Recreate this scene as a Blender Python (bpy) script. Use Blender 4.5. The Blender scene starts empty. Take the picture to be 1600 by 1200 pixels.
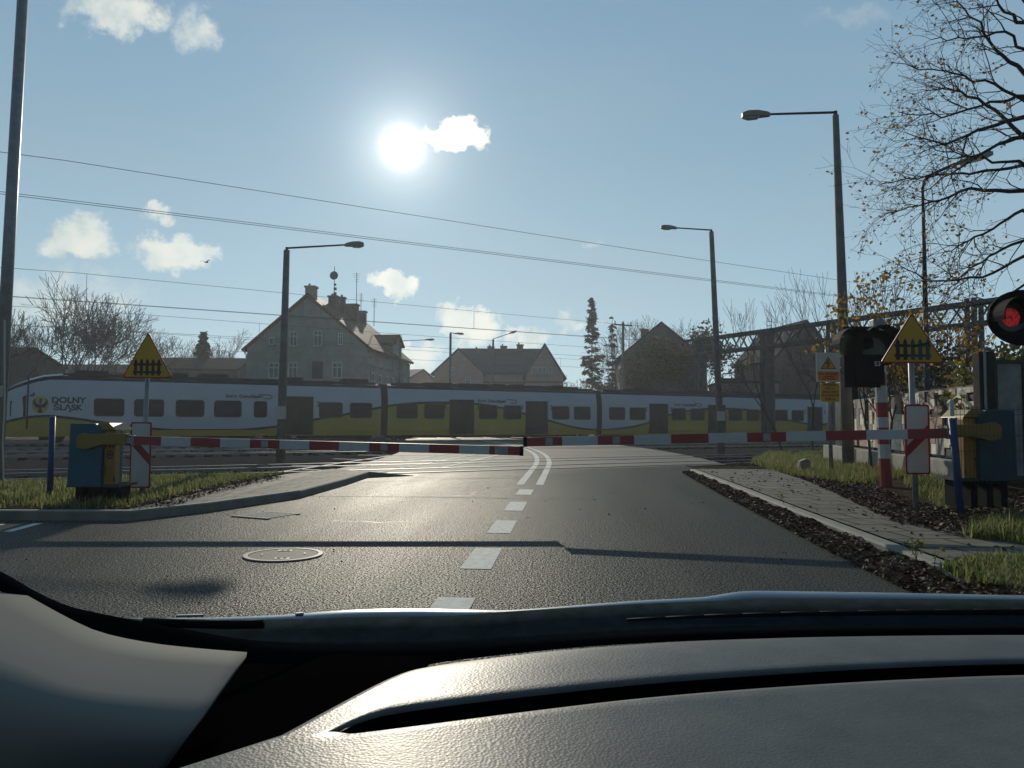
import bpy, math, random
from mathutils import Vector, Matrix
R = math.radians
rnd = random.Random(7)
# ------------------------------------------------------------------ camera
FPX = 1202.0
CAMZ = 1.2
yaw, pitch, roll = R(4.28), R(2.9), R(0.25)
fh = Vector((-math.sin(yaw), math.cos(yaw), 0))
rt0 = Vector((math.cos(yaw), math.sin(yaw), 0))
fw = (fh*math.cos(pitch) + Vector((0, 0, 1))*math.sin(pitch)).normalized()
up0 = rt0.cross(fw)
rt = rt0*math.cos(roll) + up0*math.sin(roll)
up = up0*math.cos(roll) - rt0*math.sin(roll)
CAM = Vector((0, 0, CAMZ))
scene = bpy.context.scene
cam_d = bpy.data.cameras.new("camera")
cam_d.sensor_width = 36
cam_d.lens = FPX/1600*36
cam_d.clip_start = 0.02
cam_d.clip_end = 5000
cam = bpy.data.objects.new("camera", cam_d)
cam.matrix_world = Matrix(((rt.x, up.x, -fw.x, 0), (rt.y, up.y, -fw.y, 0), (rt.z, up.z, -fw.z, CAMZ), (0, 0, 0, 1)))
scene.collection.objects.link(cam)
scene.camera = cam

def ray(px, py):                      # direction of a photo pixel, unit depth along the lens axis
    return fw + rt*((px-800)/FPX) + up*((600-py)/FPX)
def W(px, py, d):                     # point at depth d
    return CAM + ray(px, py)*d
def G(px, py, z=0.0):                 # where that line of sight meets height z
    r = ray(px, py)
    return CAM + r*((z-CAMZ)/r.z)
def L(px, d, z=0.0):                  # ground spot in column px at depth d
    p = CAM + fh*d + rt0*((px-800)/FPX*d)
    return Vector((p.x, p.y, z))
def ZH(px, py, d):                    # height of a pixel at depth d
    return W(px, py, d).z
# ------------------------------------------------------------------ sun, sky, exposure
sund = ray(628, 230).normalized()
S_EL = math.asin(sund.z)
S_AZ = math.atan2(sund.x, sund.y)
sl = bpy.data.lights.new("sun", 'SUN')
sl.energy = 4.2
sl.angle = R(0.5)
sl.color = (1.0, 0.91, 0.74)
sun = bpy.data.objects.new("sun", sl)
sun.rotation_mode = 'QUATERNION'
sun.rotation_quaternion = sund.to_track_quat('Z', 'Y')
sun.location = sund*200
scene.collection.objects.link(sun)
scene.view_settings.view_transform = 'Standard'
scene.view_settings.look = 'None'
scene.view_settings.exposure = -0.5
scene.view_settings.gamma = 1

world = bpy.data.worlds.new("World")
scene.world = world
world.use_nodes = True
nt = world.node_tree
nt.nodes.clear()
def N(t, typ, **kw):
    n = t.nodes.new(typ)
    for k, v in kw.items():
        if k.startswith('i_'):
            key = k[2:]
            key = int(key) if key.isdigit() else key.replace('_', ' ')
            n.inputs[key].default_value = v
        else:
            setattr(n, k, v)
    return n
def LK(t, a, b): t.links.new(a, b)
def MATH(t, op, a, b=None, c=None, clamp=False):
    n = t.nodes.new('ShaderNodeMath'); n.operation = op; n.use_clamp = clamp
    for i, x in enumerate((a, b, c)):
        if x is None: continue
        if isinstance(x, (int, float)): n.inputs[i].default_value = x
        else: t.links.new(x, n.inputs[i])
    return n.outputs[0]
def VM(t, op, a, b=None):
    n = t.nodes.new('ShaderNodeVectorMath'); n.operation = op
    for i, x in enumerate((a, b)):
        if x is None: continue
        if isinstance(x, (tuple, Vector)): n.inputs[i].default_value = tuple(x)
        else: t.links.new(x, n.inputs[i])
    return n.outputs['Value'] if op in ('DOT_PRODUCT', 'LENGTH', 'DISTANCE') else n.outputs[0]
def RAMP(t, fac, stops):
    n = t.nodes.new('ShaderNodeValToRGB')
    el = n.color_ramp.elements
    while len(el) > 1: el.remove(el[-1])
    el[0].position, el[0].color = stops[0][0], tuple(stops[0][1])+(1,)
    for p, c in stops[1:]:
        e = el.new(p); e.color = tuple(c)+(1,)
    t.links.new(fac, n.inputs[0])
    return n.outputs[0]
def MIXC(t, fac, a, b, blend='MIX'):
    n = t.nodes.new('ShaderNodeMix'); n.data_type = 'RGBA'; n.blend_type = blend
    for i, x in ((0, fac), (6, a), (7, b)):
        if isinstance(x, (int, float)): n.inputs[i].default_value = x
        elif isinstance(x, (tuple, list)): n.inputs[i].default_value = tuple(x)[:3]+(1,)
        else: t.links.new(x, n.inputs[i])
    return n.outputs[2]

sky = N(nt, 'ShaderNodeTexSky', sky_type='NISHITA', sun_disc=False, sun_elevation=S_EL, sun_rotation=S_AZ,
        altitude=100.0, air_density=1.0, dust_density=0.15, ozone_density=2.0)
gen = N(nt, 'ShaderNodeTexCoord').outputs['Generated']
dirv = VM(nt, 'NORMALIZE', gen)
hs = N(nt, 'ShaderNodeHueSaturation', i_Saturation=0.95, i_Value=1.0)
LK(nt, sky.outputs[0], hs.inputs['Color'])
sky1 = VM(nt, 'MULTIPLY', hs.outputs[0], (0.78, 0.94, 1.0))
# bright milky blue of the hazy half of the sky that faces the low sun
sep = N(nt, 'ShaderNodeSeparateXYZ'); LK(nt, dirv, sep.inputs[0])
hazy = RAMP(nt, sep.outputs['Z'], [(0.0, (.72, .94, .99)), (0.12, (.56, .79, .89)), (0.32, (.39, .60, .73)), (0.55, (.26, .46, .64))])
hazy = VM(nt, 'MULTIPLY', hazy, (13.4, 13.9, 14.6))
hm = N(nt, 'ShaderNodeMapRange', interpolation_type='SMOOTHSTEP', i_1=-0.1, i_2=0.75, i_3=0.0, i_4=0.88)
LK(nt, VM(nt, 'DOT_PRODUCT', dirv, tuple(sund)), hm.inputs[0])
skyc = MIXC(nt, hm.outputs[0], sky1, hazy)
# clouds: soft lumps broken up by noise round fixed sky directions (px, py, half width, half height in px, density)
clouds = [(718, 212, 52, 28, 1.3), (130, 375, 50, 40, .85), (278, 392, 60, 36, .9), (615, 441, 46, 24, 1.05),
          (735, 505, 62, 38, 1.0), (820, 530, 46, 22, 0.8), (190, 20, 66, 34, 0.75), (305, 50, 34, 38, 0.45), (250, 328, 22, 14, 0.5),
          (70, 470, 150, 55, 0.42), (640, 555, 70, 30, 0.7), (905, 505, 50, 12, 0.4), (930, 380, 26, 10, 0.35), (430, 545, 60, 22, .5),
          (1330, 30, 90, 20, 0.25)]
nz = N(nt, 'ShaderNodeTexNoise', i_Scale=26.0, i_Detail=7.0, i_Roughness=0.62)
LK(nt, dirv, nz.inputs['Vector'])
warp = VM(nt, 'SUBTRACT', nz.outputs['Color'], (0.5, 0.5, 0.5))
warp2 = VM(nt, 'MULTIPLY', warp, (0.075, 0.075, 0.075))
wdir = VM(nt, 'ADD', dirv, warp2)
acc = None
for (cx, cy, hw, hh, den) in clouds:
    c = ray(cx, cy).normalized()
    e1 = rt0; e2 = e1.cross(c).normalized()
    dv = VM(nt, 'SUBTRACT', wdir, c)
    a = MATH(nt, 'MULTIPLY', VM(nt, 'DOT_PRODUCT', dv, e1), FPX/hw)
    b = MATH(nt, 'MULTIPLY', VM(nt, 'DOT_PRODUCT', dv, e2), FPX/hh)
    r2 = MATH(nt, 'ADD', MATH(nt, 'MULTIPLY', a, a), MATH(nt, 'MULTIPLY', b, b))
    front = MATH(nt, 'GREATER_THAN', VM(nt, 'DOT_PRODUCT', dirv, c), 0.5)
    m = MATH(nt, 'MULTIPLY', MATH(nt, 'SUBTRACT', 1.0, r2, clamp=True), den)
    m = MATH(nt, 'MULTIPLY', m, front)
    acc = m if acc is None else MATH(nt, 'MAXIMUM', acc, m)
nz2 = N(nt, 'ShaderNodeTexNoise', i_Scale=48.0, i_Detail=6.0, i_Roughness=0.6)
LK(nt, dirv, nz2.inputs['Vector'])
dens = MATH(nt, 'MULTIPLY', acc, MATH(nt, 'ADD', 0.35, MATH(nt, 'MULTIPLY', nz2.outputs[0], 1.3)))
mr = N(nt, 'ShaderNodeMapRange', interpolation_type='SMOOTHSTEP', i_1=0.08, i_2=0.70)
LK(nt, dens, mr.inputs[0])
cfac = MATH(nt, 'MULTIPLY', mr.outputs[0], 0.92)
# thin high veil
nz3 = N(nt, 'ShaderNodeTexNoise', i_Scale=3.2, i_Detail=5.0, i_Roughness=0.55, i_Distortion=0.6)
LK(nt, VM(nt, 'MULTIPLY', dirv, (1, 1, 2.6)), nz3.inputs['Vector'])
veil = MATH(nt, 'MULTIPLY', MATH(nt, 'SUBTRACT', nz3.outputs[0], 0.42, clamp=True), 0.9)
cosang = VM(nt, 'DOT_PRODUCT', dirv, tuple(sund))
ang = MATH(nt, 'ARCCOSINE', MATH(nt, 'MINIMUM', cosang, 0.9999999))
SKYK = 0.075
nz4 = N(nt, 'ShaderNodeTexNoise', i_Scale=19.0, i_Detail=5.0, i_Roughness=.6); LK(nt, VM(nt, 'ADD', dirv, (0.03, 0, 0.05)), nz4.inputs['Vector'])
cl_lit = RAMP(nt, nz4.outputs[0], [(.36, (.58, .70, .70)), (.50, (.84, .90, .85)), (.62, (1.0, .98, .86))])
cl_lit = VM(nt, 'MULTIPLY', cl_lit, (15.5, 15.5, 15.5))
near = MATH(nt, 'EXPONENT', MATH(nt, 'MULTIPLY', ang, -7.0))
cl_c = MIXC(nt, MATH(nt, 'MULTIPLY', near, 1.0), cl_lit, (26.0, 25.0, 22.0))
c1 = MIXC(nt, MATH(nt, 'MULTIPLY', veil, 0.6), skyc, (7.5, 8.3, 8.7))
c2 = MIXC(nt, cfac, c1, cl_c)
# the sun's disc and aureole in the thin veil
g1 = MATH(nt, 'MULTIPLY', MATH(nt, 'EXPONENT', MATH(nt, 'MULTIPLY', MATH(nt, 'POWER', MATH(nt, 'DIVIDE', ang, 0.0135), 2.0), -1.0)), 150.0)
g2 = MATH(nt, 'MULTIPLY', MATH(nt, 'EXPONENT', MATH(nt, 'DIVIDE', ang, -0.03)), 22.0)
g3 = MATH(nt, 'MULTIPLY', MATH(nt, 'EXPONENT', MATH(nt, 'DIVIDE', ang, -0.14)), 1.6)
gs = MATH(nt, 'ADD', MATH(nt, 'ADD', g1, g2), g3)
gcol = VM(nt, 'MULTIPLY', N(nt, 'ShaderNodeCombineXYZ', i_0=1.0, i_1=0.98, i_2=0.9).outputs[0], (1, 1, 1))
gsv = N(nt, 'ShaderNodeVectorMath', operation='SCALE')
LK(nt, gcol, gsv.inputs[0]); LK(nt, gs, gsv.inputs['Scale'])
tot = VM(nt, 'ADD', c2, gsv.outputs[0])
bg = N(nt, 'ShaderNodeBackground', i_Strength=SKYK)
LK(nt, tot, bg.inputs['Color'])
wo = N(nt, 'ShaderNodeOutputWorld')
LK(nt, bg.outputs[0], wo.inputs['Surface'])
scene.cycles.max_bounces = 6
scene.cycles.volume_bounces = 0
scene.cycles.use_denoising = True

# ------------------------------------------------------------------ materials
def mat(name, col, rough=0.6, metal=0.0, var=0.0, vscale=6.0, bump=0.0, bscale=60.0, spec=0.35, col2=None, translu=0.0, emit=None, island=None, coat=0.0):
    m = bpy.data.materials.new(name); m.use_nodes = True
    t = m.node_tree
    b = t.nodes['Principled BSDF']
    b.inputs['Roughness'].default_value = rough
    b.inputs['Metallic'].default_value = metal
    b.inputs['Specular IOR Level'].default_value = spec
    b.inputs['Coat Weight'].default_value = coat
    c = None
    co = N(t, 'ShaderNodeTexCoord').outputs['Object']
    if island:
        g = N(t, 'ShaderNodeNewGeometry')
        c = RAMP(t, g.outputs['Random Per Island'], [(i/(len(island)-1), k) for i, k in enumerate(island)])
    elif var or col2:
        n = N(t, 'ShaderNodeTexNoise', i_Scale=vscale, i_Detail=6.0, i_Roughness=0.65)
        LK(t, co, n.inputs['Vector'])
        lo = tuple(x*(1-var) for x in col); hi = tuple(min(1, x*(1+var)) for x in (col2 or col))
        c = RAMP(t, n.outputs[0], [(0.3, lo), (0.7, hi)])
        rr = MATH(t, 'ADD', rough-0.06, MATH(t, 'MULTIPLY', n.outputs[0], 0.12), clamp=True)
        LK(t, rr, b.inputs['Roughness'])
    if c is None: b.inputs['Base Color'].default_value = tuple(col)+(1,)
    else: LK(t, c, b.inputs['Base Color'])
    if bump:
        n = N(t, 'ShaderNodeTexNoise', i_Scale=bscale, i_Detail=4.0, i_Roughness=0.6)
        LK(t, co, n.inputs['Vector'])
        bp = N(t, 'ShaderNodeBump', i_Strength=bump, i_Distance=min(.02, .4/bscale))
        LK(t, n.outputs[0], bp.inputs['Height'])
        LK(t, bp.outputs[0], b.inputs['Normal'])
    if emit:
        b.inputs['Emission Color'].default_value = tuple(emit[:3])+(1,)
        b.inputs['Emission Strength'].default_value = emit[3]
    if translu:
        tr = N(t, 'ShaderNodeBsdfTranslucent')
        if c is None: tr.inputs[0].default_value = tuple(col)+(1,)
        else: LK(t, c, tr.inputs[0])
        mx = N(t, 'ShaderNodeMixShader', i_0=translu)
        LK(t, b.outputs[0], mx.inputs[1]); LK(t, tr.outputs[0], mx.inputs[2])
        LK(t, mx.outputs[0], t.nodes['Material Output'].inputs['Surface'])
    return m

M = {}
def mk(key, *a, **k): M[key] = mat(key, *a, **k)
mk('white_paint', (.72, .74, .76), .35, var=.06, vscale=1.5)
mk('train_white', (.48, .53, .58), .3, var=.05, vscale=.7, coat=.3)
mk('train_yellow', (.46, .33, .05), .32, var=.08, vscale=.8, coat=.3)
mk('train_black', (.012, .016, .022), .35)
mk('train_roof', (.022, .027, .03), .8, var=.3, vscale=1.5)
mk('underframe', (.02, .022, .022), .8, var=.4, vscale=3)
mk('train_glass', (.022, .025, .031), .10, var=.5, vscale=1.3, spec=.12)
mk('train_door', (.022, .024, .028), .4, var=.3, vscale=1.2, spec=.1)
mk('bellows', (.035, .042, .045), .8, var=.2, vscale=6, bump=.4, bscale=20)
mk('sign_red', (.30, .02, .025), .45, var=.1, vscale=4)
mk('sign_white', (.52, .52, .49), .5, var=.08, vscale=5)
mk('sign_yellow', (.58, .32, .02), .45, var=.1, vscale=4)
mk('sign_orange', (.62, .24, .02), .5, var=.1, vscale=8)
mk('sign_black', (.015, .02, .02), .5)
mk('sign_faded', (.05, .085, .07), .5, var=.2)
mk('boom_red', (.28, .035, .04), .4, var=.15, vscale=5)
mk('boom_white', (.48, .50, .50), .4, var=.1, vscale=5)
mk('gate_blue', (.012, .095, .14), .5, var=.2, vscale=4)
mk('gate_blue_shaded', (.012, .055, .075), .5, var=.25, vscale=4)  # darker copy of the gate blue, the right cabinet's shade put into its colour
mk('gate_orange', (.30, .15, .025), .5, var=.14, vscale=4)
mk('gate_yellow', (.24, .16, .03), .4, var=.1, vscale=4)
mk('post_blue', (.02, .055, .15), .5, var=.25, vscale=6)
mk('galv', (.28, .30, .31), .5, metal=.4, var=.2, vscale=8)
mk('dark_metal', (.05, .055, .06), .55, metal=.2, var=.3, vscale=5)
mk('gantry_metal', (.06, .07, .075), .7, metal=.2, var=.3, vscale=2)
mk('lamp_shell', (.30, .27, .22), .5, var=.15, vscale=4)
mk('lamp_lens', (.5, .5, .45), .3)
mk('pole_concrete', (.19, .185, .17), .85, var=.3, vscale=3, bump=.3, bscale=30)
mk('concrete', (.26, .25, .22), .9, var=.3, vscale=2, bump=.4, bscale=25)
mk('kerb_concrete', (.20, .195, .17), .85, var=.25, vscale=3, bump=.3, bscale=30)
mk('wire', (.16, .17, .18), .6, metal=.3)
mk('bark', (.045, .038, .03), .9, var=.3, vscale=6)
mk('bark_far', (.06, .055, .05), .9, var=.2, vscale=3)
mk('needles', (.022, .034, .022), .8, island=[(.012, .02, .014), (.03, .045, .028), (.045, .055, .03)])
mk('leaf_autumn', (.3, .16, .03), .6, island=[(.10, .045, .015), (.22, .10, .025), (.36, .20, .04), (.16, .13, .03), (.3, .2, .05)], translu=.45)
mk('leaf_yellow', (.5, .3, .04), .6, island=[(.18, .085, .015), (.34, .19, .02), (.44, .29, .04), (.26, .13, .02)], translu=.45)
mk('leaf_green', (.12, .14, .03), .6, island=[(.06, .08, .02), (.14, .15, .03), (.26, .22, .04), (.10, .11, .03)], translu=.4)
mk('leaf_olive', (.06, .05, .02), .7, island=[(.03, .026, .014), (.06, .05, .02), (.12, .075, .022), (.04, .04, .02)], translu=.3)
mk('litter', (.06, .035, .02), .75, island=[(.05, .032, .022), (.09, .052, .034), (.13, .08, .045), (.07, .045, .032), (.2, .14, .085), (.11, .05, .03), (.30, .24, .17)], spec=.1)
mk('grass', (.08, .1, .025), .6, island=[(.07, .095, .025), (.12, .15, .04), (.18, .19, .07), (.26, .24, .11)], translu=.55)
mk('soil', (.06, .048, .034), .95, var=.5, vscale=5, bump=.6, bscale=30, spec=0)
mk('ballast', (.045, .043, .042), .95, var=.5, vscale=14, bump=.9, bscale=25, spec=.0)
mk('terrain', (.06, .06, .045), .95, var=.4, vscale=.3)
mk('rail', (.24, .235, .23), .5, metal=.7, spec=.2)
mk('sleeper', (.05, .045, .04), .9, var=.3, vscale=4, spec=0)
mk('stucco_grey', (.34, .33, .31), .9, var=.2, vscale=1.2, bump=.2, bscale=12)
mk('stucco_light', (.32, .30, .27), .9, var=.15, vscale=.8)
mk('stucco_pink', (.46, .33, .29), .9, var=.12, vscale=.8)
mk('stucco_yellow', (.40, .35, .23), .9, var=.12, vscale=.8)
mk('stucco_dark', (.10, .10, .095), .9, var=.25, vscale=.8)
mk('roof_red', (.17, .10, .07), .8, var=.35, vscale=2.5)
mk('roof_grey', (.10, .105, .115), .7, var=.25, vscale=2)
mk('roof_dark', (.04, .042, .04), .9, var=.3, vscale=2, spec=.02)
mk('brick', (.16, .12, .10), .9, var=.3, vscale=4)
mk('window_white', (.6, .62, .62), .5)
mk('window_glass', (.06, .075, .09), .08, spec=.7)
mk('signal_black', (.008, .010, .011), .8, var=.3, vscale=3, spec=.06)
mk('lens_dark', (.02, .015, .015), .15)
mk('lens_red', (.3, .01, .01), .3)
mk('gunmetal', (.08, .085, .08), .6, var=.3, vscale=3)
mk('paint_mark', (.58, .58, .53), .75, var=.3, vscale=14, bump=.3, bscale=120, spec=.06)
mk('plastic_black', (.008, .009, .010), .7, spec=.05)
mk('frit_black', (.004, .005, .006), .8, spec=.0)
mk('cowl', (.018, .026, .029), .75, spec=.0, var=.3, vscale=30)
mk('bonnet_paint', (.16, .19, .21), .30, metal=.6, coat=.6)
mk('trim_grey', (.20, .197, .182), .8, bump=.25, bscale=900, spec=.0)
mk('headliner', (.30, .30, .28), .9)
mk('cast_iron', (.05, .05, .046), .8, var=.3, vscale=20, bump=.6, bscale=60, spec=.06)
mk('lid_iron', (.062, .063, .058), .7, var=.3, vscale=30, bump=.5, bscale=70, spec=.12)
mk('dull_steel', (.24, .24, .22), .7, var=.3, vscale=12, spec=.1)
mk('worn_iron', (.22, .22, .20), .6, var=.3, vscale=12, spec=.2)

M['red_light'] = mat('red_light', (.5, .02, .02), .4, emit=(1, .05, .06, .2))
M['red_dim'] = mat('red_dim', (.2, .01, .01), .3, emit=(1, .03, .04, .035))
# asphalt: aggregate sparkle, tyre-polished lanes and patches
def asphalt(name, base, rough):
    m = bpy.data.materials.new(name); m.use_nodes = True; t = m.node_tree; b = t.nodes['Principled BSDF']
    co = N(t, 'ShaderNodeTexCoord').outputs['Object']
    big = N(t, 'ShaderNodeTexNoise', i_Scale=.55, i_Detail=5.0, i_Roughness=.6); LK(t, VM(t, 'MULTIPLY', co, (2.4, .22, 1)), big.inputs['Vector'])
    fine = N(t, 'ShaderNodeTexNoise', i_Scale=62.0, i_Detail=4.0, i_Roughness=.7); LK(t, co, fine.inputs['Vector'])
    vor = N(t, 'ShaderNodeTexVoronoi', i_Scale=95.0); LK(t, co, vor.inputs['Vector'])
    c = RAMP(t, big.outputs[0], [(.3, tuple(x*.78 for x in base)), (.7, tuple(x*1.25 for x in base))])
    c = MIXC(t, .75, c, RAMP(t, fine.outputs[0], [(.36, (.2, .2, .2)), (.52, (.9, .9, .9)), (.68, (2.7, 2.6, 2.35))]), 'MULTIPLY')
    LK(t, c, b.inputs['Base Color'])
    r = MATH(t, 'ADD', rough-.14, MATH(t, 'MULTIPLY', big.outputs[0], .22)); LK(t, r, b.inputs['Roughness'])
    h = MATH(t, 'ADD', MATH(t, 'MULTIPLY', vor.outputs['Distance'], 1.2), fine.outputs[0])
    bp = N(t, 'ShaderNodeBump', i_Strength=.6, i_Distance=.005); LK(t, h, bp.inputs['Height']); LK(t, bp.outputs[0], b.inputs['Normal'])
    LK(t, MATH(t, 'MULTIPLY', MATH(t, 'SUBTRACT', fine.outputs[0], .46, clamp=True), .46), b.inputs['Specular IOR Level'])
    return m
M['asphalt'] = asphalt('asphalt', (.066, .070, .063), .52)
M['asphalt_dark'] = asphalt('asphalt_dark', (.035, .036, .036), .68)
def slabs(name, base, bw, rh, rough, rot=0.0, mort=.012):
    m = bpy.data.materials.new(name); m.use_nodes = True; t = m.node_tree; b = t.nodes['Principled BSDF']
    co = N(t, 'ShaderNodeTexCoord').outputs['Object']
    mp = N(t, 'ShaderNodeMapping'); mp.inputs['Rotation'].default_value = (0, 0, rot); LK(t, co, mp.inputs[0])
    br = N(t, 'ShaderNodeTexBrick', i_Scale=1.0); LK(t, mp.outputs[0], br.inputs['Vector'])
    br.inputs['Brick Width'].default_value = bw; br.inputs['Row Height'].default_value = rh; br.inputs['Mortar Size'].default_value = mort
    br.inputs['Color1'].default_value = tuple(x*.85 for x in base)+(1,); br.inputs['Color2'].default_value = tuple(x*1.12 for x in base)+(1,)
    br.inputs['Mortar'].default_value = tuple(x*.3 for x in base)+(1,)
    n = N(t, 'ShaderNodeTexNoise', i_Scale=5.0, i_Detail=6.0, i_Roughness=.7); LK(t, co, n.inputs['Vector'])
    b.inputs['Specular IOR Level'].default_value = .06
    c = MIXC(t, .6, br.outputs['Color'], RAMP(t, n.outputs[0], [(.3, (.55, .55, .52)), (.7, (1.25, 1.22, 1.15))]), 'MULTIPLY')
    LK(t, c, b.inputs['Base Color']); b.inputs['Roughness'].default_value = rough
    n2 = N(t, 'ShaderNodeTexNoise', i_Scale=60.0, i_Detail=3.0); LK(t, co, n2.inputs['Vector'])
    h = MATH(t, 'SUBTRACT', MATH(t, 'MULTIPLY', n2.outputs[0], .4), br.outputs['Fac'])
    bp = N(t, 'ShaderNodeBump', i_Strength=.6, i_Distance=.012); LK(t, h, bp.inputs['Height']); LK(t, bp.outputs[0], b.inputs['Normal'])
    return m
M['paving'] = slabs('paving', (.17, .16, .135), .5, .5, .75, R(-8), .022)
M['crossing_panel'] = slabs('crossing_panel', (.16, .155, .135), 1.8, .72, .72, -R(33), .02)
M['roof_tile'] = slabs('roof_tile', (.10, .105, .115), .3, .33, .6, 0, .03)
M['roof_tile_red'] = slabs('roof_tile_red', (.20, .115, .075), .3, .3, .7, 0, .03)

# vinyl of the dashboard: fine grain
def vinyl(name, col, rough, kind='noise'):
    m = bpy.data.materials.new(name); m.use_nodes = True; t = m.node_tree; b = t.nodes['Principled BSDF']
    co = N(t, 'ShaderNodeTexCoord').outputs['Object']
    b.inputs['Base Color'].default_value = col+(1,)
    b.inputs['Specular IOR Level'].default_value = .10
    v = N(t, 'ShaderNodeTexVoronoi', i_Scale=330.0); LK(t, co, v.inputs['Vector'])
    n = N(t, 'ShaderNodeTexNoise', i_Scale=160.0, i_Detail=5.0, i_Roughness=.6); LK(t, co, n.inputs['Vector'])
    n3 = N(t, 'ShaderNodeTexNoise', i_Scale=14.0, i_Detail=5.0, i_Roughness=.7); LK(t, co, n3.inputs['Vector'])
    LK(t, MATH(t, 'ADD', rough-.05, MATH(t, 'MULTIPLY', n3.outputs[0], .1)), b.inputs['Roughness'])
    c = RAMP(t, n3.outputs[0], [(.35, tuple(x*.88 for x in col)), (.7, tuple(x*1.2 for x in col))])
    LK(t, c, b.inputs['Base Color'])
    h = MATH(t, 'ADD', v.outputs['Distance'], MATH(t, 'MULTIPLY', n.outputs[0], .8))
    bp = N(t, 'ShaderNodeBump', i_Strength=.5, i_Distance=.0004); LK(t, h, bp.inputs['Height']); LK(t, bp.outputs[0], b.inputs['Normal'])
    return m
M['vinyl'] = vinyl('vinyl', (.092, .097, .095), .42)
# woven speaker cloth
def weave(name):
    m = bpy.data.materials.new(name); m.use_nodes = True; t = m.node_tree; b = t.nodes['Principled BSDF']
    co = N(t, 'ShaderNodeTexCoord').outputs['Object']
    w1 = N(t, 'ShaderNodeTexWave', i_Scale=110.0, bands_direction='X'); w2 = N(t, 'ShaderNodeTexWave', i_Scale=110.0, bands_direction='Y')
    LK(t, co, w1.inputs['Vector']); LK(t, co, w2.inputs['Vector'])
    h = MATH(t, 'MULTIPLY', w1.outputs['Fac'], w2.outputs['Fac'])
    LK(t, RAMP(t, h, [(.1, (.001, .001, .0012)), (.8, (.007, .007, .0075))]), b.inputs['Base Color'])
    bp = N(t, 'ShaderNodeBump', i_Strength=.8, i_Distance=.002); LK(t, h, bp.inputs['Height']); LK(t, bp.outputs[0], b.inputs['Normal'])
    b.inputs['Roughness'].default_value = .8; b.inputs['Specular IOR Level'].default_value = 0
    return m
M['speaker_cloth'] = weave('speaker_cloth')

M['joint_seal'] = mat('joint_seal', (.10, .10, .09), .8, var=.4, vscale=20, spec=.05)
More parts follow.
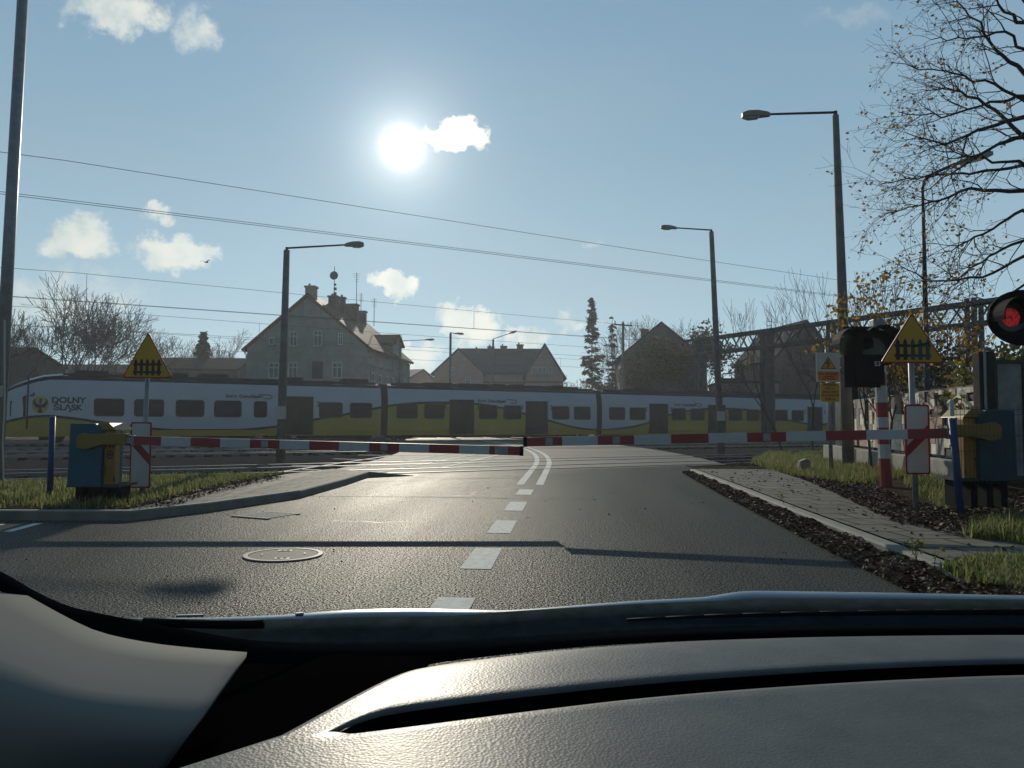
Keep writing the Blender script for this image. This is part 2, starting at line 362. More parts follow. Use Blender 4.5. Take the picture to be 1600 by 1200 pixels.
# ------------------------------------------------------------------ mesh helpers
col = scene.collection
class MB:
    def __init__(s): s.v = []; s.f = []; s.m = []
    def add(s, vs, fs, m=0):
        o = len(s.v); s.v += [Vector(p) for p in vs]; s.f += [tuple(i+o for i in f) for f in fs]; s.m += [m]*len(fs)
    def box(s, c, size, m=0, rz=0.0, mtx=None):
        c = Vector(c); hx, hy, hz = size[0]/2, size[1]/2, size[2]/2
        pts = [Vector((x, y, z)) for z in (-hz, hz) for x, y in ((-hx, -hy), (hx, -hy), (hx, hy), (-hx, hy))]
        if mtx is not None: pts = [mtx @ p for p in pts]
        elif rz: q = Matrix.Rotation(rz, 3, 'Z'); pts = [q @ p for p in pts]
        s.add([p+c for p in pts], [(3, 2, 1, 0), (4, 5, 6, 7), (0, 1, 5, 4), (1, 2, 6, 5), (2, 3, 7, 6), (3, 0, 4, 7)], m)
    def tube(s, p0, p1, r0, r1=None, n=8, m=0, caps=True, rot=0.0):
        p0, p1 = Vector(p0), Vector(p1); r1 = r0 if r1 is None else r1
        d = p1-p0
        if d.length < 1e-6: return
        d.normalize(); a = d.orthogonal() if abs(d.z) < .999 else Vector((1, 0, 0)); a.normalize(); b = d.cross(a)
        vs = []
        for p, r in ((p0, r0), (p1, r1)):
            for i in range(n):
                t = 2*math.pi*i/n+rot; vs.append(p+a*(r*math.cos(t))+b*(r*math.sin(t)))
        fs = [(i, (i+1) % n, n+(i+1) % n, n+i) for i in range(n)]
        if caps: fs += [tuple(range(n))[::-1], tuple(range(n, 2*n))]
        s.add(vs, fs, m)
    def path(s, pts, r, n=6, m=0):
        for a, b in zip(pts, pts[1:]): s.tube(a, b, r, r, n, m)
    def bar(s, p0, p1, w, h, m=0):      # rectangular bar, h along z-ish
        p0, p1 = Vector(p0), Vector(p1); d = (p1-p0).normalized()
        side = d.cross(Vector((0, 0, 1)))
        if side.length < 1e-3: side = Vector((1, 0, 0))
        side.normalize(); u = side.cross(d)
        vs = []
        for p in (p0, p1):
            for a, b in ((-1, -1), (1, -1), (1, 1), (-1, 1)): vs.append(p+side*(a*w/2)+u*(b*h/2))
        s.add(vs, [(0, 1, 2, 3)[::-1], (4, 5, 6, 7), (0, 1, 5, 4), (1, 2, 6, 5), (2, 3, 7, 6), (3, 0, 4, 7)], m)
    def prism(s, outl, o, ax, ay, depth, m=0, ms=None):   # outline (a,b) in plane ax,ay at o, pushed along ax x ay by depth
        o, ax, ay = Vector(o), Vector(ax), Vector(ay); nn = ax.cross(ay).normalized()*depth; n = len(outl)
        vs = [o+ax*a+ay*b for a, b in outl]; vs += [p+nn for p in vs]
        off = len(s.v)
        s.add(vs, [tuple(range(n))[::-1], tuple(range(n, 2*n))], m)
        s.f += [tuple(off+k for k in (i, (i+1) % n, n+(i+1) % n, n+i)) for i in range(n)]
        s.m += [m if ms is None else ms]*n
    def grid(s, rows, m=0):
        nr, nc = len(rows), len(rows[0])
        s.add([p for r in rows for p in r], [(i*nc+j, i*nc+j+1, (i+1)*nc+j+1, (i+1)*nc+j) for i in range(nr-1) for j in range(nc-1)], m)
    def build(s, name, mats, parent=None, smooth=False, origin=None, bevel=0.0):
        me = bpy.data.meshes.new(name)
        o0 = Vector(origin) if origin is not None else Vector((0, 0, 0))
        me.from_pydata([tuple(p-o0) for p in s.v], [], s.f)
        if not isinstance(mats, (list, tuple)): mats = [mats]
        for k in mats: me.materials.append(M[k])
        if len(mats) > 1: me.polygons.foreach_set('material_index', s.m)
        if smooth: me.polygons.foreach_set('use_smooth', [True]*len(s.f))
        me.update()
        o = bpy.data.objects.new(name, me); col.objects.link(o); o.location = o0
        if parent is not None: o.parent = parent
        if bevel:
            b = o.modifiers.new('bevel', 'BEVEL'); b.width = bevel; b.segments = 2; b.limit_method = 'ANGLE'; b.angle_limit = R(40)
        return o
def tag(o, label=None, cat=None, group=None, kind=None):
    if label: o['label'] = label
    if cat: o['category'] = cat
    if group: o['group'] = group
    if kind: o['kind'] = kind
    return o
def thing(name, loc, label, cat, group=None, rz=0.0):
    o = bpy.data.objects.new(name, None); o.empty_display_size = .2; col.objects.link(o)
    o.location = loc; o.rotation_euler = (0, 0, rz)
    return tag(o, label, cat, group)
def copy_tree(o, parent=None):
    c = o.copy(); col.objects.link(c)
    if parent is not None: c.parent = parent
    for ch in list(o.children): copy_tree(ch, c)
    return c
def rrect(w, h, r, n=4):
    out = []
    for cx, cy, a0 in ((w/2-r, h/2-r, 0), (-w/2+r, h/2-r, 90), (-w/2+r, -h/2+r, 180), (w/2-r, -h/2+r, 270)):
        for i in range(n+1):
            a = R(a0+90*i/n); out.append((cx+r*math.cos(a), cy+r*math.sin(a)))
    return out
def interp(pts, x):
    if x <= pts[0][0]: return pts[0][1]
    for (x0, y0), (x1, y1) in zip(pts, pts[1:]):
        if x <= x1: return y0+(y1-y0)*(x-x0)/(x1-x0)
    return pts[-1][1]
def smooth_interp(pts, x):               # Catmull-Rom through pts
    if x <= pts[0][0]: return pts[0][1]
    if x >= pts[-1][0]: return pts[-1][1]
    i = max(k for k in range(len(pts)-1) if pts[k][0] <= x)
    x0, y0 = pts[i]; x1, y1 = pts[i+1]
    def sl(k):
        a, b = pts[max(0, k-1)], pts[min(len(pts)-1, k+1)]; return (b[1]-a[1])/(b[0]-a[0])
    h = x1-x0; t = (x-x0)/h
    return (2*t**3-3*t*t+1)*y0+(t**3-2*t*t+t)*h*sl(i)+(-2*t**3+3*t*t)*y1+(t**3-t*t)*h*sl(i+1)
_dg = None
def text_mesh(name, body, size, mtx, m, parent=None, bold=0.0, align='CENTER', sx=1.0):
    cu = bpy.data.curves.new(name, 'FONT'); cu.body = body; cu.size = size; cu.align_x = align; cu.align_y = 'CENTER'
    cu.offset = bold; cu.extrude = 0.002
    to = bpy.data.objects.new(name, cu); col.objects.link(to)
    dg = bpy.context.evaluated_depsgraph_get()
    me = bpy.data.meshes.new_from_object(to.evaluated_get(dg)); me.name = name
    col.objects.unlink(to); bpy.data.objects.remove(to)
    me.transform(mtx @ Matrix.Diagonal((sx, 1, 1, 1)))
    me.materials.clear(); me.materials.append(M[m])
    o = bpy.data.objects.new(name, me); col.objects.link(o)
    if parent is not None: o.parent = parent
    return o
# plane facing -Y of a local frame: text x -> local x, text y -> local z
def FACE(x, y, z): return Matrix(((1, 0, 0, x), (0, 0, -1, y), (0, 1, 0, z), (0, 0, 0, 1)))
# rotation of a local frame whose -Y side faces the camera position squarely seen from a column px
CAMRZ = yaw
# track frame: T along the rails (away to the right), NV across them (away)
TA = R(61.3)
T = (rt0*math.sin(TA) + fh*math.cos(TA)); NV = (rt0*-math.cos(TA) + fh*math.sin(TA))
TRZ = math.atan2(T.y, T.x)
def TP(s, n, z=0.0):
    p = T*s+NV*n; return Vector((p.x, p.y, z))
# ------------------------------------------------------------------ ground, road, crossing
XC = -0.77                                   # centre line of the near road
def xc(y): return XC if y < 21 else XC-0.0052*(y-21)**2 if y < 70 else XC-0.0052*49**2-.51*(y-70)
def plane(name, pts, z, m, kind='structure'):
    b = MB(); b.add([(p[0], p[1], z) for p in pts], [tuple(range(len(pts)))]); o = b.build(name, m); o['kind'] = kind; return o
b = MB(); b.add([(-1500, -300, -.16), (1500, -300, -.16), (1500, 2500, -.16), (-1500, 2500, -.16)], [(0, 1, 2, 3)])
b.build('ground', 'terrain')['kind'] = 'structure'
# track bed
b = MB()
b.add([TP(-120, 15.4, -.10), TP(260, 15.4, -.10), TP(260, 56, -.10), TP(-120, 56, -.10)], [(0, 1, 2, 3)])
b.build('track_bed', 'ballast')['kind'] = 'structure'
# crossing deck and road, as strips that follow the bend
def strip(name, y0, y1, lo, hi, z, m, step=1.0):
    ys = []; y = y0
    while y < y1: ys.append(y); y += step
    ys.append(y1)
    b = MB(); b.grid([[(xc(y)+lo, y, z), (xc(y)+hi, y, z)] for y in ys]); o = b.build(name, m); o['kind'] = 'structure'; return o
def ncut(x, n):                              # y on the track-parallel line at offset n
    return (n-NV.x*x)/NV.y
# near road: one sheet, far edge along the crossing
b = MB()
ysn = 17.6
xs = [-40, -12, -8, -6, -4.4, -3, -1.5, 0, 1.5, 3.14, 3.6]
b.grid([[(x, y, 0.0) for x in xs] for y in (-8, 0, 4, 8, 12, 15)])
b.add([(-4.5, 15, 0), (3.6, 15, 0), (3.6, ncut(3.6, 17.0), 0), (-4.5, ncut(-4.5, 17.0), 0)], [(0, 1, 2, 3)])
b.build('road', 'asphalt')['kind'] = 'structure'
b = MB()
pl, pr = [], []
for k in range(26):
    n = 17.0+k*(54.5-17.0)/25
    y = ncut(XC, n)
    for _ in range(4): y = ncut(xc(y), n)
    xl = xc(y)-5.2; xr = xc(y)+5.4
    pl.append((xl, ncut(xl, n), -.004)); pr.append((xr, ncut(xr, n), -.004))
b.grid([[a, c] for a, c in zip(pl, pr)])
b.build('crossing_deck', 'crossing_panel')['kind'] = 'structure'
yf = ncut(xc(60), 54.5)
strip('far_road', 58, 160, -3.9, 3.9, -.012, 'asphalt', 3.0)
strip('far_pavement', 58, 160, 4.0, 6.4, .08, 'paving', 3.0)
b = MB(); b.add([TP(-140, 54, -.09), TP(260, 54, -.09), TP(260, 62, -.09), TP(-140, 62, -.09)], [(0, 1, 2, 3)]); b.build('verge', 'soil')['kind'] = 'structure'
# railway tracks: a pair of rails on sleepers each
TRACKS = [18.1, 21.6, 31.5, 36.0, 40.8, 48.6]
for i, n0 in enumerate(TRACKS):
    b = MB()
    for dn in (-.7175, .7175):
        for s0, s1 in ((-110, 250),):
            for n, w, z0, z1 in ((n0+dn, .072, -.03, .012), (n0+dn, .03, -.1, -.03)):
                b.bar(TP(s0, n, (z0+z1)/2), TP(s1, n, (z0+z1)/2), w, z1-z0)
    b2 = MB()
    for k in range(-60, 70):
        s = k*.65*1.0
        p = TP(s, n0, 0)
        if abs(p.x-xc(max(p.y, 0))) < 6.2: continue
        b2.box(TP(s, n0, -.075), (.24, 2.5, .09), 0, TRZ)
    o = b.build('railway_track', 'rail'); o['kind'] = 'structure'
    o2 = b2.build('sleepers', 'sleeper', o)
# bare concrete edge of the crossing with its grooves beside each rail
b = MB()
for n0 in TRACKS:
    for dn in (-.7175+.08, .7175-.08):
        b.bar(TP(-60, n0+dn, -.004+.001), TP(60, n0+dn, -.004+.001), .06, .004)
# white hatch lines on the left half of the crossing, double centre line, dashes
b = MB()
def line_on(p0, p1, w, z=.004):
    p0, p1 = Vector((p0[0], p0[1], z)), Vector((p1[0], p1[1], z)); d = (p1-p0).normalized(); s = Vector((-d.y, d.x, 0))*w/2
    b.add([p0-s, p1-s, p1+s, p0+s], [(0, 1, 2, 3)])
for y0, y1 in ((2.1, 3.15), (4.25, 5.3), (6.34, 7.4), (8.4, 9.5), (10.55, 11.75), (12.9, 13.95)):
    b.add([(XC-.13, y0, .004), (XC+.13, y0, .004), (XC+.13, y1, .004), (XC-.13, y1, .004)], [(0, 1, 2, 3)])
for off in (-.19, .19):
    ys = [15.0+k*.8 for k in range(60)]
    b.grid([[(xc(y)+off-.075, y, .004), (xc(y)+off+.075, y, .004)] for y in ys])
b.build('road_markings', 'paint_mark')['kind'] = 'structure'
b = MB()
for px0, py0, px1, py1 in ((440, 737, 610, 712), (500, 741, 700, 709), (590, 738, 760, 707), (690, 731, 800, 706), (455, 727, 700, 731), (520, 717, 760, 722), (470, 733, 590, 739), (560, 711, 800, 713), (600, 719, 830, 727), (640, 707, 830, 709), (760, 717, 850, 719)):
    p, q = G(px0, py0), G(px1, py1); line_on(p, q, .16, .003)
b.build('hatch_lines', 'paint_mark')['kind'] = 'structure'  # thin white lines criss-crossing the left part of the deck
b = MB(); r_ = random.Random(8)
for y0, x0, x1, w in ((12.3, -4.4, 2.9, .035), (16.6, -3.8, 2.8, .03)):
    x = x0
    while x < x1: line_on((x, y0+.04*math.sin(x*2.1)), (x+.22, y0+.04*math.sin((x+.22)*2.1)), w*r_.uniform(.6, 1.3), .0025); x += .22
b.build('joint_lines', 'joint_seal')['kind'] = 'structure'
b = MB()
for x0, y0, n in ((-2.9, 9.3, 7), (.9, 11.2, 9), (1.9, 8.3, 6), (-1.9, 12.6, 8)):
    x, y, a = x0, y0, r_.uniform(-.3, .3)
    for k in range(n):
        a += r_.gauss(0, .5); q = (x+.14*math.cos(a), y+.14*math.sin(a)); line_on((x, y), q, r_.uniform(.008, .02), .0022); x, y = q
b.build('road_cracks', 'sign_black')['kind'] = 'structure'
b = MB()
for px0, py0, px1, py1 in ((12, 831, 60, 818), (-60, 822, 6, 820)):
    line_on(G(px0, py0), G(px1, py1), .1, .004)
b.build('side_road_markings', 'paint_mark')['kind'] = 'structure'
# ---- left pavement island (kerb, slabs, grass)
KL = [(-260, 797), (205, 798), (330, 785), (470, 766), (540, 748), (576, 737)]
kl = [G(px, py, .12) for px, py in KL]
kl_in = []
for i, p in enumerate(kl):
    d = (kl[min(i+1, len(kl)-1)]-kl[max(i-1, 0)]).normalized(); kl_in.append(p+Vector((-d.y, d.x, 0))*.13)
b = MB()
for z in (0,):
    b.grid([[Vector((p.x, p.y, -.05)) for p in kl], [Vector((p.x, p.y, .105)) for p in kl], [p+(q-p)*.15 for p, q in zip(kl, kl_in)], [q for q in kl_in], [Vector((q.x, q.y, .1)) for q in kl_in]])
e = kl[-1]; e2 = G(640, 735, 0)
b.add([e, Vector((e.x, e.y, -.05)), Vector((e.x+.9, e.y+.5, -.05)), Vector((e.x+.9, e.y+.5, .01)), kl_in[-1]], [(0, 1, 2, 3), (0, 3, 4)])
b.build('left_kerb', 'kerb_concrete')['kind'] = 'structure'
pl_ = [G(px, py, .115) for px, py in ((195, 797), (300, 772), (400, 750), (446, 741), (470, 735), (520, 727))]
b = MB(); pts = [Vector((p.x, p.y, .115)) for p in kl_in[1:]]
en = kl_in[-1]
poly = pts + [Vector((en.x+.6, en.y+.9, .02))] + [Vector((p.x, p.y, .115 if i < 4 else .03)) for i, p in reversed(list(enumerate(pl_)))]
b.add(poly, [tuple(range(len(poly)))]); b.build('left_pavement', 'paving')['kind'] = 'structure'
LGRASS = [G(px, py, .1) for px, py in ((-260, 795), (195, 796), (300, 771), (400, 749), (446, 740))] + [TP(-1.4, 16.4), TP(-26, 15.7)]
b = MB(); poly = [Vector((p.x, p.y, .11)) for p in LGRASS]; n = len(poly)
low = [Vector((p.x, p.y, -.12)) for p in LGRASS]
b.add(poly+low, [tuple(range(n))]+[(i, n+i, n+(i+1) % n, (i+1) % n) for i in range(n)]); b.build('left_verge', 'soil')['kind'] = 'structure'
# ---- right pavement and verge
KR = [(1760, 1010), (1640, 955), (1563, 922), (1479, 887), (1347, 838), (1245, 799), (1150, 761), (1078, 733)]
kr = [G(px, py, .12) for px, py in KR]
kr = [Vector((kr[0].x+.05, -6, .12))]+kr
kr_in = []
for i, p in enumerate(kr):
    d = (kr[min(i+1, len(kr)-1)]-kr[max(i-1, 0)]).normalized(); kr_in.append(p+Vector((d.y, -d.x, 0))*.14)
b = MB()
b.grid([[Vector((p.x, p.y, -.05)) for p in kr], [Vector((p.x, p.y, .10)) for p in kr], [p+(q-p)*.15 for p, q in zip(kr, kr_in)], kr_in, [Vector((q.x, q.y, .1)) for q in kr_in]])
b.build('right_kerb', 'kerb_concrete')['kind'] = 'structure'
def zr(x, y):                              # the verge rises gently away from the kerb
    t = min(1, max(0, (x-4.7)/2.8)); t = t*t*(3-2*t)
    return .105+.17*t*min(1, max(0, (20-y)/5))
def kx(y):
    return interp([(p.y, p.x) for p in sorted(kr_in, key=lambda q: q.y)], y)
b = MB(); rows = []
y = -6.0
while y <= 20.5:
    x0 = kx(y); xs_ = [x0+(17-x0)*(k/26)**1.3 for k in range(27)]
    rows.append([Vector((x, y, (.112 if k == 0 else zr(x, y))+(0 if k == 0 else .012*math.sin(3*x+y)*math.sin(2.3*y)))) for k, x in enumerate(xs_)]); y += .5
b.grid(rows); b.build('right_verge', 'soil', smooth=True)['kind'] = 'structure'
PAVF = [(1620, 890), (1490, 880)]
pfar = [(1172, 721), (1243, 744), (1290, 758), (1330, 776), (1370, 796), (1420, 812), (1500, 826), (1640, 834), (1900, 842)]
# pavement slabs draped 15 mm above the verge
b = MB(); rows = []
pf = [G(px, py, .16) for px, py in pfar]
y = 6.2
fy = sorted([(p.y, p.x) for p in pf])
while y <= 18.6:
    x0 = kx(y); x1 = interp(fy, y) if y > fy[0][0] else 17
    if y < fy[0][0]+.01: x1 = 16
    x1 = max(x1, x0+.3)
    rows.append([Vector((x0+(x1-x0)*k/12, y, max(.118, zr(x0+(x1-x0)*k/12, y)+.03))) for k in range(13)]); y += .2
b.grid(rows); b.build('right_pavement', 'paving')['kind'] = 'structure'
def in_poly(p, poly):
    c = False; n = len(poly)
    for i in range(n):
        a, q = poly[i], poly[i-1]
        if (a.y > p[1]) != (q.y > p[1]) and p[0] < (q.x-a.x)*(p[1]-a.y)/(q.y-a.y)+a.x: c = not c
    return c
def bound(poly): return min(p.x for p in poly), max(p.x for p in poly), min(p.y for p in poly), max(p.y for p in poly)
# ---- grass
def grass(name, polys, count, zf, hmin, hmax, label, dens=None):
    b = MB(); r = random.Random(name+label); tot = 0
    for poly, cnt in polys:
        x0, x1, y0, y1 = bound(poly); k = 0; tries = 0
        while k < cnt and tries < cnt*8:
            tries += 1
            x, y = r.uniform(x0, x1), r.uniform(y0, y1)
            if not in_poly((x, y), poly): continue
            if dens and r.random() > dens(x, y): continue
            k += 1
            for j in range(3):
                xx, yy = x+r.gauss(0, .02), y+r.gauss(0, .02)
                h = r.uniform(hmin, hmax)*(1.5 if r.random() < .06 else 1); a = r.uniform(0, 6.28); w = r.uniform(.004, .009); le = r.gauss(0, .45)*h
                z = zf(xx, yy)
                q = Vector((math.cos(a), math.sin(a), 0)); tl = Vector((-q.y, q.x, 0))*le
                p = Vector((xx, yy, z))
                b.add([p-q*w, p+q*w, p+tl*.35+q*w*.8+Vector((0, 0, h*.6)), p+tl*.35-q*w*.8+Vector((0, 0, h*.6)), p+tl+Vector((0, 0, h))], [(0, 1, 2, 3), (3, 2, 4)])
    o = b.build(name, 'grass'); tag(o, label, 'grass', kind='stuff'); return o
def clump(x, y): return .25+.75*max(0, min(1, .5+.6*math.sin(1.9*x+1.3*y)*math.sin(2.7*y-1.1*x)+.25*math.sin(7*x)*math.sin(6*y)))
grass('grass', [(LGRASS, 15000)], 0, lambda x, y: .11, .03, .12, 'short dry grass round the left crossing gate', clump)
RG1 = [G(px, py, .2) for px, py in ((1172, 719), (1255, 741), (1330, 752), (1400, 748), (1480, 790), (1500, 770), (1495, 740), (1420, 735), (1340, 716), (1290, 706), (1200, 707))]
RG2 = [G(px, py, .16) for px, py in ((1478, 880), (1530, 905), (1620, 925), (1760, 930), (1760, 876), (1560, 868))]
RG3 = [G(px, py, .3) for px, py in ((1500, 812), (1640, 826), (1760, 815), (1640, 785), (1560, 795))]
grass('grass', [(RG2, 3600)], 0, lambda x, y: zr(x, y)+.005, .03, .10, 'low grass tuft on the corner of the right pavement', clump)
grass('grass', [(RG1, 9500), (RG3, 900)], 0, lambda x, y: zr(x, y)+.005, .05, .2, 'greener grass on the right verge by the signs', clump)
# ---- leaf litter
def litter(name, polys, zf, label, smin=.02, smax=.05):
    b = MB(); r = random.Random(name+label)
    for poly, cnt, piled in polys:
        x0, x1, y0, y1 = bound(poly); k = 0; tries = 0
        while k < cnt and tries < cnt*10:
            tries += 1
            x, y = r.uniform(x0, x1), r.uniform(y0, y1)
            if not in_poly((x, y), poly): continue
            if r.random() > .3+.7*clump(x*1.7, y*1.7): continue
            k += 1
            s = r.uniform(smin, smax); a = r.uniform(0, 6.28)
            q = Matrix.Rotation(a, 3, 'Z') @ Matrix.Rotation(r.gauss(0, .55), 3, 'X') @ Matrix.Rotation(r.gauss(0, .4), 3, 'Y')
            c = Vector((x, y, zf(x, y)+r.uniform(.005, .012+piled)))
            if r.random() < .06:
                b.tube(c, c+q @ Vector((s*3, 0, 0)), .003, .002, 3)
            else:
                o = [(-1, 0, 0), (-.35, -.55, .12), (.5, -.45, .2), (1.1, 0, .05), (.5, .45, .25), (-.35, .5, .1)]
                b.add([c+q @ (Vector(v)*s) for v in o], [tuple(range(6))])
    o = b.build(name, 'litter'); tag(o, label, 'fallen leaves', kind='stuff'); return o
def inset(px0, w0, w1): pass
gut = [Vector((p.x-.02, p.y, 0)) for p in kr[1:]] + [Vector((p.x-w, p.y, 0)) for p, w in reversed(list(zip(kr[1:], (.30, .33, .38, .42, .38, .33, .28, .16))))]
def zgut(x, y):
    e = kx(y)-.14; t = max(0, min(1, 1-(e-x)/.6)); return .002+.07*t*t*(.7+.3*math.sin(5*y))
litter('leaf_litter', [(gut, 13000, .03)], zgut, 'brown fallen leaves heaped in the gutter along the right kerb', .016, .042)
LV = [G(px, py, .2) for px, py in ((1240, 738), (1300, 762), (1350, 785), (1400, 808), (1500, 826), (1760, 838), (1760, 770), (1560, 775), (1500, 790), (1430, 778), (1370, 755), (1280, 742))]
PV = [Vector((p.x, p.y, 0)) for p in kr_in[2:]] + [p for p in pf]
LV2 = [G(px, py, .14) for px, py in ((1478, 882), (1600, 945), (1800, 980), (1800, 900), (1600, 905))]
litter('leaf_litter', [(LV, 9500, .015), (PV, 260, .004), (LV2, 3500, .01)], lambda x, y: zr(x, y)+.02, 'scattered dead leaves over the right pavement and verge', .018, .042)
LRD = [Vector((-6, 5, 0)), Vector((3.0, 5, 0)), Vector((2.7, 16, 0)), Vector((-5, 13, 0))]
litter('leaf_litter', [(LRD, 70, .002)], lambda x, y: .003, 'few small leaves and chips lying on the asphalt', .009, .022)
# soil streak on the left kerb edge
LS = [G(px, py, .12) for px, py in ((150, 797), (260, 795), (330, 772), (446, 746), (400, 745), (300, 768), (195, 792))]
litter('leaf_litter', [(LS, 1100, .01)], lambda x, y: .122, 'dry leaf crumbs along the left pavement edge', .012, .03)
# ---- manhole cover and drain
c = G(443, 868)
mh = thing('manhole_cover', (c.x, c.y, .002), 'round iron manhole cover in the left lane', 'manhole cover')
b = MB(); b.tube((0, 0, 0), (0, 0, .008), .30, .30, 40); b.build('lid', 'lid_iron', mh)
b = MB()
for i in range(48):
    a0, a1 = 2*math.pi*i/48, 2*math.pi*(i+1)/48
    def pr_(r, a, z): return (r*math.cos(a), r*math.sin(a), z)
    b.add([pr_(.305, a0, .012), pr_(.345, a0, .012), pr_(.345, a1, .012), pr_(.305, a1, .012), pr_(.305, a0, 0), pr_(.305, a1, 0), pr_(.345, a0, 0), pr_(.345, a1, 0)], [(0, 1, 2, 3), (0, 3, 5, 4), (1, 6, 7, 2)])
b.build('ring', 'worn_iron', mh)
for k in range(4):
    a = k*math.pi/2+.3; b = MB()
    b.bar((.19*math.cos(a-.25), .19*math.sin(a-.25), .011), (.19*math.cos(a+.25), .19*math.sin(a+.25), .011), .014, .006); b.build('rib', 'worn_iron', mh)
for k in (0, 2):
    for j in (-1, 0, 1):
        b = MB(); a = k*math.pi/2+.3+math.pi/2; b.box((.21*math.cos(a)+j*.05, .21*math.sin(a), .0095), (.035, .06, .003)); b.build('slot', 'sign_black', mh)
c = G(416, 806)
dr = thing('drain_grate', (c.x, c.y, .002), 'rectangular road drain grate near the left kerb', 'drain', rz=R(-22))
b = MB()
for k in range(7): b.box((-.24+k*.08, 0, .006), (.05, .52, .012))
b.box((0, .27, .007), (.6, .05, .014)); b.box((0, -.27, .007), (.6, .05, .014)); b.build('bars', 'dull_steel', dr)
b = MB(); b.box((0, 0, .001), (.6, .56, .002)); b.build('pit', 'sign_black', dr)

# ------------------------------------------------------------------ poles and lamps
def lamp_head(t, p, dirx, length, tilt=0.0):
    d = Vector(dirx).normalized(); s = d.cross(Vector((0, 0, 1))).normalized()
    def sec(x, w, zt, zb): return [p+d*x+s*(-w)+Vector((0, 0, zb+tilt*x)), p+d*x+s*(-w*.8)+Vector((0, 0, zt+tilt*x)), p+d*x+s*(w*.8)+Vector((0, 0, zt+tilt*x)), p+d*x+s*w+Vector((0, 0, zb+tilt*x))]
    L_ = length; b = MB()
    secs = [sec(0, .045, .03, -.05), sec(L_*.12, .07, .055, -.055), sec(L_*.45, .11, .075, -.07), sec(L_*.8, .12, .06, -.085), sec(L_, .07, .02, -.09)]
    vs = [q for s_ in secs for q in s_]; fs = []
    for i in range(4):
        for j in range(4): fs.append((i*4+j, i*4+(j+1) % 4, (i+1)*4+(j+1) % 4, (i+1)*4+j))
    fs += [(3, 2, 1, 0), (16, 17, 18, 19)]
    b.add(vs, fs); h = b.build('lamp_head', 'lamp_shell', t, bevel=.008)
    b = MB(); ss = [sec(L_*.42, .095, -.072, -.10), sec(L_*.75, .105, -.083, -.125), sec(L_*.97, .06, -.085, -.10)]
    vs = [q for s_ in ss for q in s_]; fs = [(i*4+j, i*4+(j+1) % 4, (i+1)*4+(j+1) % 4, (i+1)*4+j) for i in range(2) for j in range(4)]+[(3, 2, 1, 0), (8, 9, 10, 11)]
    b.add(vs, fs); b.build('lamp_lens', 'lamp_lens', h)
def street_lamp(px, d, z0, top_px, top_py, arm_px, arm_py, head_len, label, rb=.13, rtp=.075, plate=None, kind='concrete', n=10, group='street lamps round the crossing'):
    base = L(px, d, z0); t = thing('street_lamp', base, label, 'street lamp', group)
    top = W(top_px, top_py, d)-base
    b = MB(); b.tube((0, 0, -.3), top, rb, rtp, n)
    b.build('pole', 'pole_concrete' if kind == 'concrete' else 'galv', t, smooth=True)
    end = W(arm_px, arm_py, d)-base; dv = (end-top); dh = dv.normalized()
    b = MB(); b.tube(top-Vector((0, 0, .28)), top+Vector((0, 0, .10)), .055, .045, 8); b.tube(top+Vector((0, 0, .07)), end, .032, .028, 8)
    b.build('arm', 'dark_metal', t)
    lamp_head(t, end-dh*.05, (dh.x, dh.y, dh.z), head_len, 0)
    if plate:
        b = MB(); q = W(plate[0], plate[1], d)-base; tt = top*(q.z/top.z)
        b.box(tt+Vector((0, 0, 0))-fh*(rb+.012), (.34, .012, .4), 0, CAMRZ); b.build('number_plate', 'sign_white', t)
    return t
street_lamp(440, 25.0, -.1, 448, 391, 541, 382.5, .62, 'concrete street lamp standing before the large gabled house', .16, .10, (441, 645))
street_lamp(1127, 33.0, -.1, 1111.5, 362, 1056, 356, .7, 'concrete street lamp with white plate right of the autumn tree', .17, .10, (1124, 650))
street_lamp(1325, 18.6, .15, 1305.5, 180, 1200, 178.5, .68, 'tallest street lamp, its base behind the black signal head', .15, .075)
street_lamp(624, 70, 0, 625.5, 534, 664, 531, .9, 'distant street lamp at the corner of the gabled house', .15, .1)
street_lamp(703, 66, 0, 704, 521, 711, 521, .8, 'distant street lamp with short arm left of the pink house', .12, .1)
street_lamp(770, 66, 0, 770.5, 531, 796, 521, .7, 'distant street lamp with rising arm before the pink house', .12, .08)
# curved pipe lamp behind the right-hand tree
base = L(1449, 21, .2); t = thing('street_lamp', base, 'slim curved-neck street lamp behind the nearest bare tree', 'street lamp', 'street lamps round the crossing')
q = [(1449, 640), (1446, 480), (1442.5, 330), (1441.5, 296), (1444, 283), (1452, 275), (1468, 267), (1492, 256)]
pts = [W(a, c, 21)-base for a, c in q]; pts[0] = Vector((0, 0, -.2))
b = MB()
for i, (a, c) in enumerate(zip(pts, pts[1:])): b.tube(a, c, .085 if i == 0 else .07 if i == 1 else .042, .07 if i == 0 else .045 if i == 1 else .04, 8)
b.build('pole', 'galv', t, smooth=True)
dv = (W(1550, 238, 21)-W(1492, 256, 21)); lamp_head(t, pts[-1], dv, dv.length); t.children[-1].data.materials[0] = M['dark_metal']
# tall pole at the left edge
base = L(-2, 13.2, .1); t = thing('utility_pole', base, 'grey pole at the left edge of the view', 'pole')
b = MB(); b.tube((0, 0, -.2), L(13, 13.2, 0)-L(-2, 13.2, 0)+Vector((0, 0, 9.2)), .105, .085, 12); b.build('pole', 'galv', t, smooth=True)
b = MB(); b.box(W(3, 612, 13.2)-base-fh*.14, (.16, .1, .2), 0, CAMRZ); b.build('junction_box', 'galv', t, bevel=.01)
b = MB(); b.path([W(7, 500, 13.05)-base, W(7, 640, 13.05)-base, W(4, 690, 13.05)-base, W(6, 770, 13.05)-base], .012); b.build('cable', 'sign_white', t)
